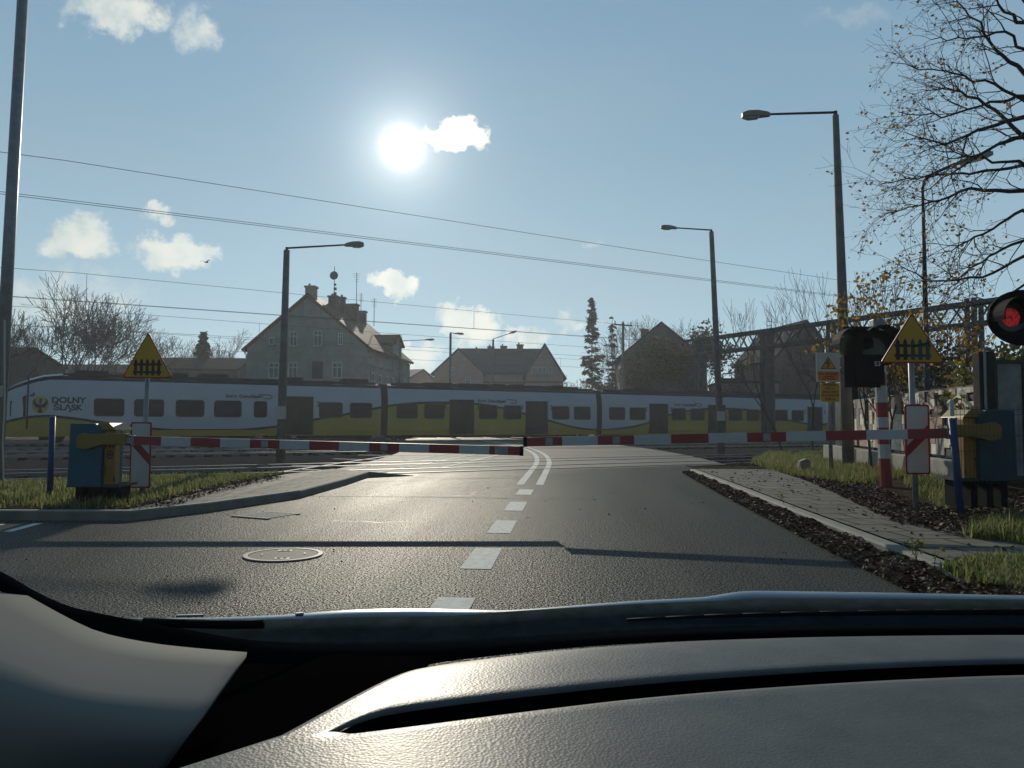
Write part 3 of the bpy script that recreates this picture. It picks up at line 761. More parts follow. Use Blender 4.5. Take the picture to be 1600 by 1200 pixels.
# ------------------------------------------------------------------ overhead wires
def wire(b, n, z, r, sag=0.0, s0=-75, s1=240, span=62.0, ph=0.0):
    pts = []; k = 0; s = s0
    while s <= s1:
        u = ((s+ph) % span)/span; pts.append(TP(s, n, z-sag*4*u*(1-u))); s += 6.2
    b.path(pts, r, 4)
def hz(y, n): return CAMZ+(661-y)/1202*n/.877
def catenary(n, ym, yc, label, droppers=True, twin=False, r=.0065):
    zm, zc = hz(ym, n), hz(yc, n)
    o = TP(0, n, zc); t = thing('overhead_line', o, label, 'overhead wire', 'catenary wires over the tracks')
    b = MB(); wire(b, n, zm+.15, r, .3); b.v = [v-o for v in b.v]; b.build('messenger_wire', 'wire', t)
    b = MB(); wire(b, n, zc, r)
    if twin: wire(b, n+.3, zc+(.12 if r < .007 else .02), r)
    b.v = [v-o for v in b.v]; b.build('contact_wire', 'wire', t)
    if droppers:
        b = MB(); s = -70
        while s < 230:
            u = (s % 62.0)/62.0; b = MB(); b.tube(TP(s, n, zc), TP(s, n, zm+.15-.3*4*u*(1-u)), .009, .009, 4); s += 7.75; b.v = [v-o for v in b.v]; b.build('dropper_wire', 'wire', t)
catenary(18.1, 357, 399, 'highest overhead wires, plain spans over the nearest track', False, True)
catenary(31.5, 488, 517, 'overhead wires with droppers just below the highest ones', True, True, .0085)
catenary(40.8, 531, 550, 'overhead wires seen across the attic windows of the gabled house', True, False, .010)
catenary(48.6, 553, 569, 'lowest overhead wires, directly above the train', True, False, .011)
# ------------------------------------------------------------------ the train
S0 = TP(0, 47.2)
TS0 = T.dot(L(5, 39.5)); TN0 = 47.2
tr_o = TP(TS0, TN0, .012)
train = thing('passenger_train', tr_o, 'white and yellow electric passenger train standing across the road', 'train', rz=TRZ)
def SX(px):
    u = (px-800)/FPX; return (u*39.5*1.0+26.12)/(math.sin(TA)-u*math.cos(TA))
def SZ(px, py):                             # local height (above rail) of a pixel on the train's near side
    s = SX(px); d = 39.5+s*math.cos(TA); return ZH(px, py, d)-.012
WAVE = [(-10, 665), (10, 659), (37, 653), (72, 650), (100, 652), (125, 655), (160, 660), (200, 665), (240, 670), (300, 673.5), (350, 673.5), (400, 670), (435, 666), (490, 656), (535, 648.5), (580, 639.5), (610, 634), (650, 630), (702, 629), (750, 631.5), (780, 636.5), (815, 645), (857, 657), (900, 668), (932, 671.5), (975, 669), (1012, 661), (1047, 648), (1075, 642), (1107, 638.5), (1150, 639), (1187, 643), (1205, 648), (1230, 656), (1260, 662), (1290, 668)]
wave = [(SX(a), SZ(a, c)) for a, c in WAVE]
def wz(s):
    if s > 60: return 1.0+.35*math.sin((s-60)*.35)
    return smooth_interp(wave, s)
H_SK, H_TOP = .36, 3.38
def yo(z):                                  # how far the side leans in
    if z < 1.0: return .10*(1.0-z)/.6
    if z > 2.45: return .16*((z-2.45)/.97)**1.5
    return 0.0
LENS = [(0, SX(596)), (SX(606.5), SX(933)), (SX(941), SX(1195)), (SX(1202), SX(1202)+21)]
WIN = [[(147, 195), (210, 257), (275, 320), (335, 378), (397, 418), (499, 536), (547, 582)],
       [(620, 653), (663, 695), (749, 778), (787, 815), (863, 890), (897, 923)],
       [(952, 977), (984, 1009), (1050, 1072), (1079, 1101), (1139, 1160), (1167, 1187)], [(1211, 1231), (1237, 1256)]]
DOOR = [[(447, 490)], [(703, 741), (822, 856)], [(1015, 1044), (1107, 1134)], [(1262, 1285)]]
WIDTH = 2.85
def car_body(s0, s1, nose):
    b = MB()
    ss = [s0+(s1-s0)*k/40 for k in range(41)]
    if nose: ss = [0, .15, .35, .6, 1.0]+[1.0+(s1-1.0)*k/38 for k in range(1, 39)]
    rows = {}
    def nz_(s):                             # nose: fraction of full half width
        if not nose or s > 1.2: return 0.0
        u = 1-s/1.2; return .55*u*u
    def topz(s):
        if not nose: return H_TOP
        return H_TOP if s > 2.2 else H_TOP-.75*(1-s/2.2)**1.5
    for side in (0, 1):
        g = []
        for s in ss:
            w = wz(s); zt = topz(s); w = min(max(w, .7), zt-.1)
            zs = [H_SK, .7, w-.07, w+.07, w+.5*(min(2.3, zt-.2)-w) if w < 1.9 else w+.2, max(w+.25, min(2.6, zt-.12)), zt-.35 if zt-.35 > max(w+.3, min(2.6, zt-.12)) else max(w+.3, min(2.6, zt-.12))+.03, zt]
            zs = [zs[0]]+[max(zs[i], zs[0]+.001*i) for i in range(1, len(zs))]
            for i in range(1, len(zs)): zs[i] = max(zs[i], zs[i-1]+.004)
            col_ = []
            for z in zs:
                y = yo(z)+nz_(s)+(0.0 if zt == H_TOP else 0)
                col_.append(Vector((s, y if side == 0 else WIDTH-y, z)))
            g.append(col_)
        nr = len(g[0]); off = len(b.v)
        for c_ in g: b.v += c_
        for i in range(len(g)-1):
            for j in range(nr-1):
                f = (off+i*nr+j, off+(i+1)*nr+j, off+(i+1)*nr+j+1, off+i*nr+j+1)
                b.f.append(f if side == 0 else f[::-1]); b.m.append(1 if j < 2 else 2 if j == 2 else 0)
        rows[side] = g
    # roof
    tops = []
    for c0, c1 in zip(rows[0], rows[1]):
        a, c = c0[-1], c1[-1]; r_ = [a]
        for k in range(1, 8):
            t = k/8; r_.append(Vector((a.x, a.y+(c.y-a.y)*t, a.z+.34*(math.sin(math.pi*t)**.6))))
        tops.append(r_+[c])
    b.grid(tops, 3)
    # ends
    for idx in (0, -1):
        c0, c1 = rows[0][idx], rows[1][idx]; loop = c0+tops[idx][1:-1]+c1[::-1]
        b.add(loop, [tuple(range(len(loop)))], 0 if nose and idx == 0 else 3)
    # belly
    b.add([rows[0][0][0], rows[0][-1][0], rows[1][-1][0], rows[1][0][0]], [(3, 2, 1, 0)], 3)
    return b
def panel_rr(b, x0, x1, z0, z1, r, y, th, m=0):
    w, h = x1-x0, z1-z0; b.prism(rrect(w, h, r), ((x0+x1)/2, y, (z0+z1)/2), (1, 0, 0), (0, 0, 1), -th if False else th, m)
for ci, (s0, s1) in enumerate(LENS):
    body = car_body(s0, s1, ci == 0).build('carriage', ['train_white', 'train_yellow', 'train_black', 'train_roof'], train)
    for (a, c) in WIN[ci]:
        b = MB(); x0, x1 = SX(a), SX(c); z0, z1 = 1.45, 2.42
        b.prism(rrect(x1-x0, z1-z0, .16), ((x0+x1)/2, .0, (z0+z1)/2), (1, 0, 0), (0, 0, 1), .012, 0)
        b.prism(rrect(x1-x0-.14, z1-z0-.14, .1), ((x0+x1)/2, -.012, (z0+z1)/2), (1, 0, 0), (0, 0, 1), .004, 1)
        b.box(((x0+x1)/2, -.014, z1-.30), (x1-x0-.2, .01, .03), 0)
        b.build('window', ['train_black', 'train_glass'], body)
    if ci == 3:
        for k in range(5):
            x0 = SX(1285)+.7+k*2.4
            b = MB(); b.prism(rrect(1.5, .97, .16), (x0+.75, 0, 1.93), (1, 0, 0), (0, 0, 1), .012, 0); b.prism(rrect(1.36, .83, .1), (x0+.75, -.012, 1.93), (1, 0, 0), (0, 0, 1), .004, 1)
            b.build('window', ['train_black', 'train_glass'], body)
    for (a, c) in DOOR[ci]:
        b = MB(); x0, x1 = SX(a), SX(c); xm = (x0+x1)/2
        b.box((xm, .03, 1.58), (x1-x0, .09, 2.32), 0)
        for h in (-1, 1):
            b.prism(rrect((x1-x0)/2-.12, 1.95, .1), (xm+h*(x1-x0)/4, -.017, 1.64), (1, 0, 0), (0, 0, 1), .006, 1)
        b.box((xm, -.02, 1.58), (.03, .012, 2.28), 2)
        b.build('door', ['train_door', 'train_glass', 'train_black'], body)
        for e in (-1, 1):
            xx = (x0 if e < 0 else x1)+e*.32
            text_mesh('lettering', '2', .42, FACE(xx, -.006, 2.28), 'train_black', body, .012)
    # roof kit
    b = MB(); r_ = random.Random(40+ci); x = s0+(3.2 if ci == 0 else .8)
    while x < s1-1.5:
        w = r_.uniform(.7, 2.6); h = r_.uniform(.12, .36); b.box((x+w/2, WIDTH/2+r_.uniform(-.2, .2), 3.62+h/2), (w, r_.uniform(1.1, 1.8), h), 0); x += w+r_.uniform(.15, .9)
    b.bar((s0+(2.6 if ci == 0 else .3), .30, 3.66), (s1-.3, .30, 3.66), .12, .16)
    b.build('roof_equipment', 'train_roof', body, bevel=.02)
    # underside gear
    b = MB(); x = s0+1.6
    while x < s1-2.2:
        w = r_.uniform(.8, 2.2); b.box((x+w/2, WIDTH/2, .36), (w, 2.2, .36)); x += w+r_.uniform(.2, .9)
    b.build('underframe', 'underframe', body)
    for bx in ([s0+3.6, s1+.45] if ci == 0 else [s1+.45] if ci < 3 else [s1-4]):
        b = MB(); b.box((bx, WIDTH/2, .55), (3.0, 2.3, .28))
        for dx in (-1.25, 1.25):
            for yy in (.68, WIDTH-.68): b.tube((bx+dx, yy-.06, .42), (bx+dx, yy+.06, .42), .42, .42, 20)
            b.box((bx+dx, .35, .45), (.4, .2, .34))
        b.build('bogie', 'underframe', body)
    if ci < 3:
        g0, g1 = s1, LENS[ci+1][0]; b = MB(); nfold = 6
        for k in range(nfold):
            xa = g0+(g1-g0)*k/nfold; w = (g1-g0)/nfold
            b.box((xa+w*.5, WIDTH/2, 2.05), (w*.55, WIDTH-.22, 3.2)); b.box((xa+w, WIDTH/2, 2.03), (w*.45, WIDTH-.34, 3.08))
        b.build('gangway', 'bellows', body, bevel=.02)
    if ci in (0, 1, 2):
        px = [383, 770, 1072][ci]
        text_mesh('lettering', 'Koleje Dolnośląskie', [.255, .27, .28][ci], FACE(SX(px), -.004+yo(2.68)*.6, 2.68), 'train_black', body, .008)
        b = MB(); x = SX([415, 800, 1091][ci])
        for (p, q) in (((-.35, .12), (.25, .12)), ((.25, .12), (.4, 0)), ((.4, 0), (.3, -.12)), ((.3, -.12), (-.15, -.12))):
            b.bar((x+p[0], .02, 2.68+p[1]), (x+q[0], .02, 2.68+q[1]), .04, .045)
        b.build('emblem', 'train_black', body)
    if ci == 0:
        text_mesh('lettering', 'DOLNY', .43, FACE(SX(107.5), -.006, 2.285), 'train_black', body, .014, 'CENTER', 1.06); text_mesh('lettering', 'ŚLĄSK', .43, FACE(SX(106.5), -.006, 1.895), 'train_black', body, .014, 'CENTER', 1.06)
        # crest: yellow shield disc with a black eagle
        cx, cz = SX(63.5), 2.05
        b = MB(); b.prism([(.38*math.cos(a), .42*math.sin(a)*(1.0 if math.sin(a) > 0 else 1.12)) for a in [2*math.pi*k/28 for k in range(28)]], (cx, -.001, cz), (1, 0, 0), (0, 0, 1), .004); 
        crest = b.build('crest', 'sign_faded', body); crest.data.materials.clear(); crest.data.materials.append(M['train_yellow'])
        b = MB(); y = -.006; eag = []
        wing = [(.03, -.05), (.10, .05), (.20, .12), (.26, .22), (.22, .32), (.30, .27), (.33, .15), (.30, .02), (.24, -.10), (.20, -.22), (.15, -.10), (.12, -.24), (.07, -.12)]
        for sgn in (-1, 1):
            o = [(sgn*x, z) for x, z in wing]; b.prism(o if sgn > 0 else o[::-1], (cx, y, cz), (1, 0, 0), (0, 0, 1), .003)
        b.prism([(-.06, -.2), (.06, -.2), (.05, .1), (.04, .2), (.10, .24), (.05, .30), (-.03, .30), (-.05, .2), (-.06, .1)], (cx, y-.001, cz), (1, 0, 0), (0, 0, 1), .003)
        b.prism([(-.14, -.40), (0, -.44), (.14, -.40), (.05, -.28), (.04, -.18), (-.04, -.18), (-.05, -.28)], (cx, y-.0015, cz), (1, 0, 0), (0, 0, 1), .003)
        b.build('eagle', 'train_black', body)
        b = MB()
        arc = [(-.2+.4*k/8, .02+.10*((k-4)/4)**2) for k in range(9)]
        for p, q in zip(arc, arc[1:]): b.bar((cx+p[0], y-.006, cz+p[1]), (cx+q[0], y-.006, cz+q[1]), .006, .035)
        b.build('crescent', 'sign_white', body)
        # cab side window, door seam, mirror
        b = MB(); x0, x1 = .28, SX(41); b.prism([(x0, 1.42), (x1, 1.42), (x1, 2.52), (x0+.75, 2.52), (x0, 2.2)], (0, -.004, 0), (1, 0, 0), (0, 0, 1), .01)
        b.v = [Vector((v.x, v.y+(.55*(1-v.x/1.2)**2 if v.x < 1.2 else 0), v.z)) for v in b.v]
        b.build('cab_window', 'train_glass', body)
        b = MB(); b.box((SX(43.5), -.004, 2.1), (.07, .02, 2.65)); b.build('seam', 'train_black', body)
        b = MB(); b.bar((SX(47), -.05, 2.52), (SX(52), -.08, 2.50), .06, .08); b.bar((SX(52), -.08, 2.5), (SX(53.5), -.08, 2.66), .06, .08); b.build('mirror', 'train_black', body)
        b = MB()
        nose_pts = [(0.02, 2.70), (.5, 3.02), (1.1, 3.3), (1.75, 3.52), (2.6, 3.62), (2.85, 3.6)]
        b.grid([[Vector((x, .03+(.55*(1-x/1.2)**2 if x < 1.2 else 0)+.14, z)) for x, z in nose_pts], [Vector((x, .25+.14, z+.10)) for x, z in nose_pts], [Vector((x, WIDTH-.4, z+.10)) for x, z in nose_pts], [Vector((x, WIDTH-.18, z)) for x, z in nose_pts]])
        b.build('cab_fairing', 'train_white', body)
    if ci == 2:
        # pantograph raised over the third carriage
        b = MB(); xq = SX(1165); y = WIDTH/2
        for dx in (-1.1, 1.1):
            b.tube((xq+dx, y-.5, 3.7), (xq+dx, y-.5, 4.0), .06); b.tube((xq+dx, y+.5, 3.7), (xq+dx, y+.5, 4.0), .06)
        b.path([(xq-1.1, y-.5, 4.0), (xq+1.1, y-.5, 4.0), (xq+1.1, y+.5, 4.0), (xq-1.1, y+.5, 4.0), (xq-1.1, y-.5, 4.0)], .04)
        b.tube((xq-1.0, y, 4.0), (xq+1.6, y, 4.75), .06, .05); b.tube((xq+1.6, y, 4.75), (xq-.2, y, 5.5), .045, .035)
        b.tube((xq-.2, y-.9, 5.52), (xq-.2, y+.9, 5.52), .04); b.tube((xq-.45, y-.7, 5.52), (xq-.45, y+.7, 5.52), .03)
        b.build('pantograph', 'dark_metal', body)
# ------------------------------------------------------------------ level crossing gates
def cl(px, py, d, base):                     # point in a camera-facing local frame rooted at base
    p = W(px, py, d)-base; q = Matrix.Rotation(-CAMRZ, 3, 'Z'); return q @ p
def gate(side, label, base, d0):
    t = thing('crossing_gate', base, label, 'barrier', 'level crossing gates', CAMRZ)
    s = side                                 # +1: boom runs to local +x
    # cabinet
    b = MB(); 
    prof = [(-.35, .24), (.10, .24), (.10, .98), (.0, 1.08), (-.33, 1.08)]
    if s < 0: prof = [(-x, z) for x, z in prof][::-1]
    b.prism(prof, (0, .28, 0), (1, 0, 0), (0, 0, 1), .56); b.build('housing', 'gate_blue' if s > 0 else 'gate_blue_shaded', t, bevel=.012)
    b = MB(); b.box((s*.18, -.165, .61), (.15, .13, .74)); dr = b.build('door', 'gate_orange', t, bevel=.01)
    if s > 0:
        text_mesh('lettering', 'N3', .11, FACE(.185, -.232, .80), 'sign_black', dr, .002)
        b = MB()
        for k in range(14):
            a0, a1 = 2*math.pi*k/14, 2*math.pi*(k+1)/14
            b.bar((.185+.035*math.cos(a0), -.232, .665+.05*math.sin(a0)), (.185+.035*math.cos(a1), -.232, .665+.05*math.sin(a1)), .006, .014)
        b.prism(rrect(.035, .035, .015), (.185, -.231, .665), (1, 0, 0), (0, 0, 1), .005); b.build('emblem', 'sign_black', dr)
    for x in (s*-.28, s*-.11, s*.08, s*.26):
        b = MB(); b.box((x, 0, .10), (.08, .24, .36)); b.build('leg', 'signal_black', t)
    b = MB(); b.box((s*-.02, 0, .255), (.70, .5, .04)); b.build('base_plate', 'dark_metal', t)
    b = MB(); b.tube((s*.12, -.232, .50), (s*.12, -.26, .50), .016, .016, 8); b.bar((s*.12, -.26, .50), (s*.12, -.26, .42), .016, .012); b.build('handle', 'dark_metal', dr)
    for z in (.34, .86):
        b = MB(); b.tube((s*.252, -.235, z-.035), (s*.252, -.235, z+.035), .011, .011, 8); b.build('hinge', 'dark_metal', dr)
    # lit lid
    b = MB(); o = [(-.02, 1.02), (.03, 1.09), (.16, 1.09), (.26, .99), (.02, .985)]
    o = [(s*x, z) for x, z in o]; o = o if s > 0 else o[::-1]
    b.prism(o, (0, .26, 0), (1, 0, 0), (0, 0, 1), .5); b.build('lid', 'gate_yellow', t, bevel=.01)
    # swing arm and boom, drooping a little to the tip
    return t
base = L(167, 10.5, .09)
gl = gate(1, 'left crossing gate: blue cabinet with orange door and lowered red and white boom', base, 10.5)
def boom(t, base, d, p0, p1, p2, d1, cnt, first, label):
    # p0 pivot, p1 where the striped boom starts, p2 tip: photo columns/rows
    a0 = cl(p0[0], p0[1], d-.45, base); a1 = cl(p1[0], p1[1], d-.45, base); a2 = cl(p2[0], p2[1], d1, base)
    b = MB(); dv = (a1-a0); L0 = dv.length; ux = dv.normalized(); uz = Vector((0, 0, 1))
    sgn = 1 if ux.x > 0 else -1
    o = [(-.12, -.11), (.0, -.13), (.22, -.06), (L0*.9, -.06), (L0*.9, .09), (.25, .09), (.08, .07), (-.06, .09), (-.13, .03)]
    o = [(x, z) for x, z in o]
    ax = Vector((sgn, 0, ux.z)).normalized() if True else ux
    b.prism(o if sgn > 0 else o[::-1], a0+Vector((0, .05, 0)), ax, uz, .1); b.build('swing_arm', 'gate_yellow', t, bevel=.008)
    b = MB(); b.bar(a0+dv*.86, a1+dv.normalized()*.03, .06, .13); b.build('clamp', 'galv', t, bevel=.006)
    b = MB()
    for q in (a1-dv.normalized()*.02, a0+dv*.9):
        for zz in (-.05, .05): b.tube(q+Vector((0, -.03, zz)), q+Vector((0, -.045, zz)), .014, .014, 8)
    b.build('bolt', 'sign_black', t)
    b = MB(); n = cnt
    for k in range(n):
        f0, f1 = k/n, (k+1)/n
        m = (k+first) % 2
        b.bar(a1+(a2-a1)*f0, a1+(a2-a1)*f1, .045, .115, m)
    bo = b.build('boom', ['boom_red', 'boom_white'], t)
    b = MB(); e = (a2-a1).normalized(); b.bar(a2, a2+e*.05, .06, .125); b.build('boom_cap', 'plastic_black', bo)
    b = MB()
    for k in range(n):
        if (k+first) % 2 == 0 and k % 4 == (0 if first == 0 else 1) and 0 < k: 
            b = MB(); q = a1+(a2-a1)*((k+.5)/n); b.box(q+Vector((0, -.026, 0)), (.09, .012, .085)); b.build('reflector', 'galv', bo)
    b = MB(); q = a2-e*.28; b.box(q+Vector((0, -.026, 0)), (.09, .012, .085))
    if b.v: b.build('reflector', 'galv', bo)
boom(gl, base, 10.6, (137, 687, ), (207, 688), (812, 704.5), 10.0, 13, 0, '')
base = L(1520, 9.4, .30)
gr = gate(-1, 'right crossing gate: shaded blue cabinet behind a blue post, boom lowered to the left', base, 9.4)
boom(gr, base, 9.4, (1553, 672), (1483, 677), (824, 690.5), 9.9, 11, 0, '')
# ------------------------------------------------------------------ triangular warning signs with marker boards
def crossing_sign(base, label, d, tri, brd, post, z_top, stripe, side, faded):
    t = thing('crossing_sign', base, label, 'road sign', 'triangular crossing signs', CAMRZ)
    pb = MB(); top = cl(post[0], tri[1]+12, d, base); pb.tube((0, 0, -.2), (top.x, 0, top.z), .034, .034, 12); pb.build('post', 'galv', t, smooth=True)
    a = cl((tri[0]+tri[2])/2, tri[1], d, base); lo = cl(tri[0], tri[3], d, base); hi = cl(tri[2], tri[3], d, base)
    def tri_o(ins, r=.035):
        pts = [Vector((lo.x+ins*1.73, lo.z+ins)), Vector((hi.x-ins*1.73, lo.z+ins)), Vector((a.x, a.z-ins*2))]
        out = []
        for i in range(3):
            p, q, s_ = pts[i], pts[i-1], pts[(i+1) % 3]
            for k in range(5):
                u = k/4; e0 = p+(q-p).normalized()*r*1.4; e1 = p+(s_-p).normalized()*r*1.4
                m = e0*(1-u)**2+p*2*u*(1-u)+e1*u*u; out.append((m.x, m.y))
        return out
    y = -.04
    b = MB(); b.prism(tri_o(0), (0, y, 0), (1, 0, 0), (0, 0, 1), .012); pl = b.build('warning_plate', 'sign_red', t)
    b = MB(); b.prism(tri_o(.017, .03), (0, y-.012, 0), (1, 0, 0), (0, 0, 1), .003); b.build('field', 'sign_yellow', pl)
    w = hi.x-lo.x; cx = (lo.x+hi.x)/2+.0; cz = lo.z+w*.17
    b = MB(); yy = y-.016
    for k in range(5):
        x = cx+(k-2)*w*.115; hw = w*.030; m = 1 if (faded and k > 1) else 0
        b.prism([(x-hw, cz-w*.12), (x+hw, cz-w*.12), (x+hw, cz+w*.16), (x, cz+w*.215), (x-hw, cz+w*.16)], (0, yy, 0), (1, 0, 0), (0, 0, 1), .003, m)
    for k in range(2):
        z = cz+(-.055, .10)[k]*w
        if faded:
            b.prism([(cx-w*.28, z-w*.022), (cx-w*.06, z-w*.022), (cx-w*.06, z+w*.022), (cx-w*.28, z+w*.022)], (0, yy+.001, 0), (1, 0, 0), (0, 0, 1), .003, 0)
            b.prism([(cx-w*.06, z-w*.022), (cx+w*.28, z-w*.022), (cx+w*.28, z+w*.022), (cx-w*.06, z+w*.022)], (0, yy+.001, 0), (1, 0, 0), (0, 0, 1), .003, 1)
        else:
            b.prism([(cx-w*.28, z-w*.022), (cx+w*.28, z-w*.022), (cx+w*.28, z+w*.022), (cx-w*.28, z+w*.022)], (0, yy+.001, 0), (1, 0, 0), (0, 0, 1), .003, 0)
    if faded: b.prism([(cx-w*.02, cz+w*.075), (cx+w*.26, cz+w*.125), (cx+w*.26, cz+w*.155), (cx-w*.02, cz+w*.105)], (0, yy-.0035, 0), (1, 0, 0), (0, 0, 1), .002, 0)
    b.build('fence_symbol', ['sign_black', 'sign_faded'], pl)
    # marker board
    p0 = cl(brd[0], brd[1], d, base); p1 = cl(brd[2], brd[3], d, base); w = p1.x-p0.x; h = p0.z-p1.z; cx = (p0.x+p1.x)/2; cz = (p0.z+p1.z)/2
    b = MB(); b.prism(rrect(w, h, .03), (cx, y, cz), (1, 0, 0), (0, 0, 1), .012); bd = b.build('marker_board', 'sign_red', t)
    b = MB(); b.prism(rrect(w-.045, h-.045, .02), (cx, y-.012, cz), (1, 0, 0), (0, 0, 1), .003); b.build('field', 'sign_white', bd)
    iw = w/2-.0225; z0 = cz+h*stripe; sl = .16*side; hh = h*.078
    b = MB(); b.prism([(cx-iw, z0+sl-hh), (cx+iw, z0-sl-hh), (cx+iw, z0-sl+hh), (cx-iw, z0+sl+hh)], (0, y-.0155, 0), (1, 0, 0), (0, 0, 1), .002); b.build('stripe', 'sign_red', bd)
    return t
base = L(226, 11.5, .1)
crossing_sign(base, 'yellow triangular sign and striped board beside the blue gate cabinet', 11.4, (187, 517, 266, 590), (203, 659.5, 235, 762.5), (226, 0), 0, .08, .9, False)
base = L(1428, 9.65, .28)
crossing_sign(base, 'yellow triangular sign with faded fence picture before the patchwork wall', 9.6, (1377, 487, 1479, 567), (1413, 632, 1451, 741), (1428, 0), 0, -.02, -.8, True)
# ------------------------------------------------------------------ blue posts
def blue_post(px, d, z, top_py, label, white):
    base = L(px, d, z); t = thing('blue_post', base, label, 'post', 'blue guard posts', CAMRZ)
    h = ZH(px, top_py, d)-z
    lean = -.07 if white else 0
    b = MB(); b.tube((0, 0, -.1), (lean, 0, h), .042, .042, 14); b.build('tube', 'post_blue', t, smooth=True)
    b = MB(); b.tube((lean, 0, h), (lean, 0, h+.012), .044, .036, 14); b.build('cap', 'galv', t)
    if white:
        b = MB(); b.box((lean, 0, h+.13), (.05, .03, .19)); b.build('reflector', 'sign_white', t, bevel=.012)
blue_post(83, 11.2, .1, 652, 'plain blue post left of the blue gate cabinet', False)
blue_post(1497, 8.9, .29, 655, 'blue post with white reflector on top before the shaded blue cabinet', True)
# ------------------------------------------------------------------ high voltage notice
base = L(1298, 16.4, .18); t = thing('notice_post', base, 'thin post carrying a lightning warning and a yellow notice', 'sign', rz=CAMRZ)
b = MB(); b.tube((0, 0, -.2), cl(1292, 545, 16.4, base), .042, .042, 10); b.build('post', 'galv', t, smooth=True)
d = 16.3; YN = cl(1293, 590, d, base).y-.05
def plate(px0, py0, px1, py1, y, m, name, parent, th=.012):
    p0, p1 = cl(px0, py0, d, base), cl(px1, py1, d, base); p0.y = YN
    b = MB(); b.prism(rrect(p1.x-p0.x, p0.z-p1.z, .012), ((p0.x+p1.x)/2, p0.y+y, (p0.z+p1.z)/2), (1, 0, 0), (0, 0, 1), th); return b.build(name, m, parent)
bd = plate(1274, 551, 1311, 597, 0, 'sign_white', 'warning_board', t)
plate(1276.5, 580.5, 1309.5, 595, -.013, 'sign_orange', 'caption_panel', bd, .003)
def tri_on(pts, y, m, name, par, th=.003):
    q = [cl(a, c, d, base) for a, c in pts]; b = MB(); b.prism([(v.x, v.z) for v in q], (0, YN+y, 0), (1, 0, 0), (0, 0, 1), th); b.build(name, m, par)
tri_on([(1280.5, 577), (1305, 577), (1292.5, 557.5)], -.013, 'sign_black', 'triangle_border', bd)
tri_on([(1282.4, 575.9), (1303.1, 575.9), (1292.5, 559.6)], -.016, 'sign_orange', 'triangle', bd)
tri_on([(1292.3, 562.3), (1288.4, 568.6), (1293.0, 568.0), (1290.9, 571.9), (1292.0, 574.8), (1294.0, 572.5), (1293.2, 572.2), (1295.8, 566.4), (1290.9, 566.9), (1293.6, 562.6)][::-1] if False else [(1292.3, 562.0), (1288.3, 568.8), (1292.7, 568.0), (1291.0, 572.4), (1290.2, 572.2), (1291.6, 575.2), (1293.8, 572.9), (1292.8, 572.7), (1295.6, 566.2), (1291.3, 566.9), (1293.9, 562.5)], -.019, 'sign_black', 'lightning', bd)
for k, (s_, sz) in enumerate((('Nie dotykać!', .085), ('Urządzenie', .05), ('pod napięciem', .05))):
    p = cl(1293, (584.2, 588.8, 592.2)[k], d, base); text_mesh('lettering', s_, sz, FACE(p.x, YN-.018, p.z), 'sign_red', bd, .001)
bd = plate(1280, 598.5, 1309, 628, 0, 'sign_yellow', 'notice_plate', t)
for k, (s_, sz) in enumerate((('PRZEJAZD', .06), ('KAT. A', .06), ('STRZEŻONY', .06), ('NA WYSOKOŚĆ', .052), ('5,50 m', .075))):
    p = cl(1294.5, 601.5+k*5.6, d, base); text_mesh('lettering', s_, sz, FACE(p.x, YN-.014, p.z), 'sign_black', bd, .001)
# ------------------------------------------------------------------ road signals
def hood(b, c, r, ln, m=0):                  # half-tube visor opening to local -y
    n = 14; vs = []
    for j, (yy, rr) in enumerate(((0, r), (-ln, r*1.0))):
        for k in range(n+1):
            a = math.pi*(-.08+1.16*k/n); vs += [Vector((c[0]+rr*math.cos(a), c[1]+yy, c[2]+rr*math.sin(a))), Vector((c[0]+(rr+.012)*math.cos(a), c[1]+yy, c[2]+(rr+.012)*math.sin(a)))]
    w = 2*(n+1); fs = []
    for k in range(n):
        i = 2*k; fs += [(i, i+2, w+i+2, w+i), (i+1, w+i+1, w+i+3, i+3), (w+i, w+i+2, w+i+3, w+i+1), (i, i+1, i+3, i+2)]
    b.add(vs, fs, m)
base = L(1382, 13.2, .22); t = thing('crossing_signal', base, 'unlit black hooded signal on a red and white banded post', 'traffic signal', rz=CAMRZ)
d = 13.2
b = MB(); top = cl(1374, 508, d, base); bands = [745, 716, 694, 668, 652, 629, 603, 582, 508]
for k in range(len(bands)-1):
    f = lambda py: (cl(1382, py, d, base).z)
    z0, z1 = f(bands[k]), f(bands[k+1]); 
    if k == 0: z0 = -.1
    x0, x1 = top.x*z0/top.z, top.x*z1/top.z
    b.tube((x0, 0, z0), (x1, 0, z1), .098, .098, 8, k % 2, rot=R(22.5))
b.build('post', ['boom_red', 'boom_white'], t)
p = lambda px, py: cl(px, py, d, base)
b = MB(); q0, q1 = p(1314, 511), p(1369, 606); b.prism([(q0.x, q1.z), (q1.x, q1.z), (q1.x, q0.z-.0), (q0.x+.34, q0.z), (q0.x, q0.z)], (0, -.14, 0), (1, 0, 0), (0, 0, 1), .03)
q2, q3 = p(1330, 517), p(1397, 572); b.prism(rrect(q3.x-q2.x, q2.z-q3.z, .2), ((q2.x+q3.x)/2, -.15, (q2.z+q3.z)/2), (1, 0, 0), (0, 0, 1), .03)
bb = b.build('backboard', 'signal_black', t)
b = MB()
for px, py, r in ((1322, 541, .30), (1358, 548, .34)):
    c = p(px, py); b.tube((c.x, -.19, c.z), (c.x, -.16, c.z), r*.62, r*.62, 22)
b.build('lens', 'lens_dark', t)
b = MB()
for px, py, r in ((1320, 541, .27), (1362, 547, .37)):
    c = p(px, py); hood(b, (c.x, -.17, c.z), r, .34)
b.build('hood', 'signal_black', t)
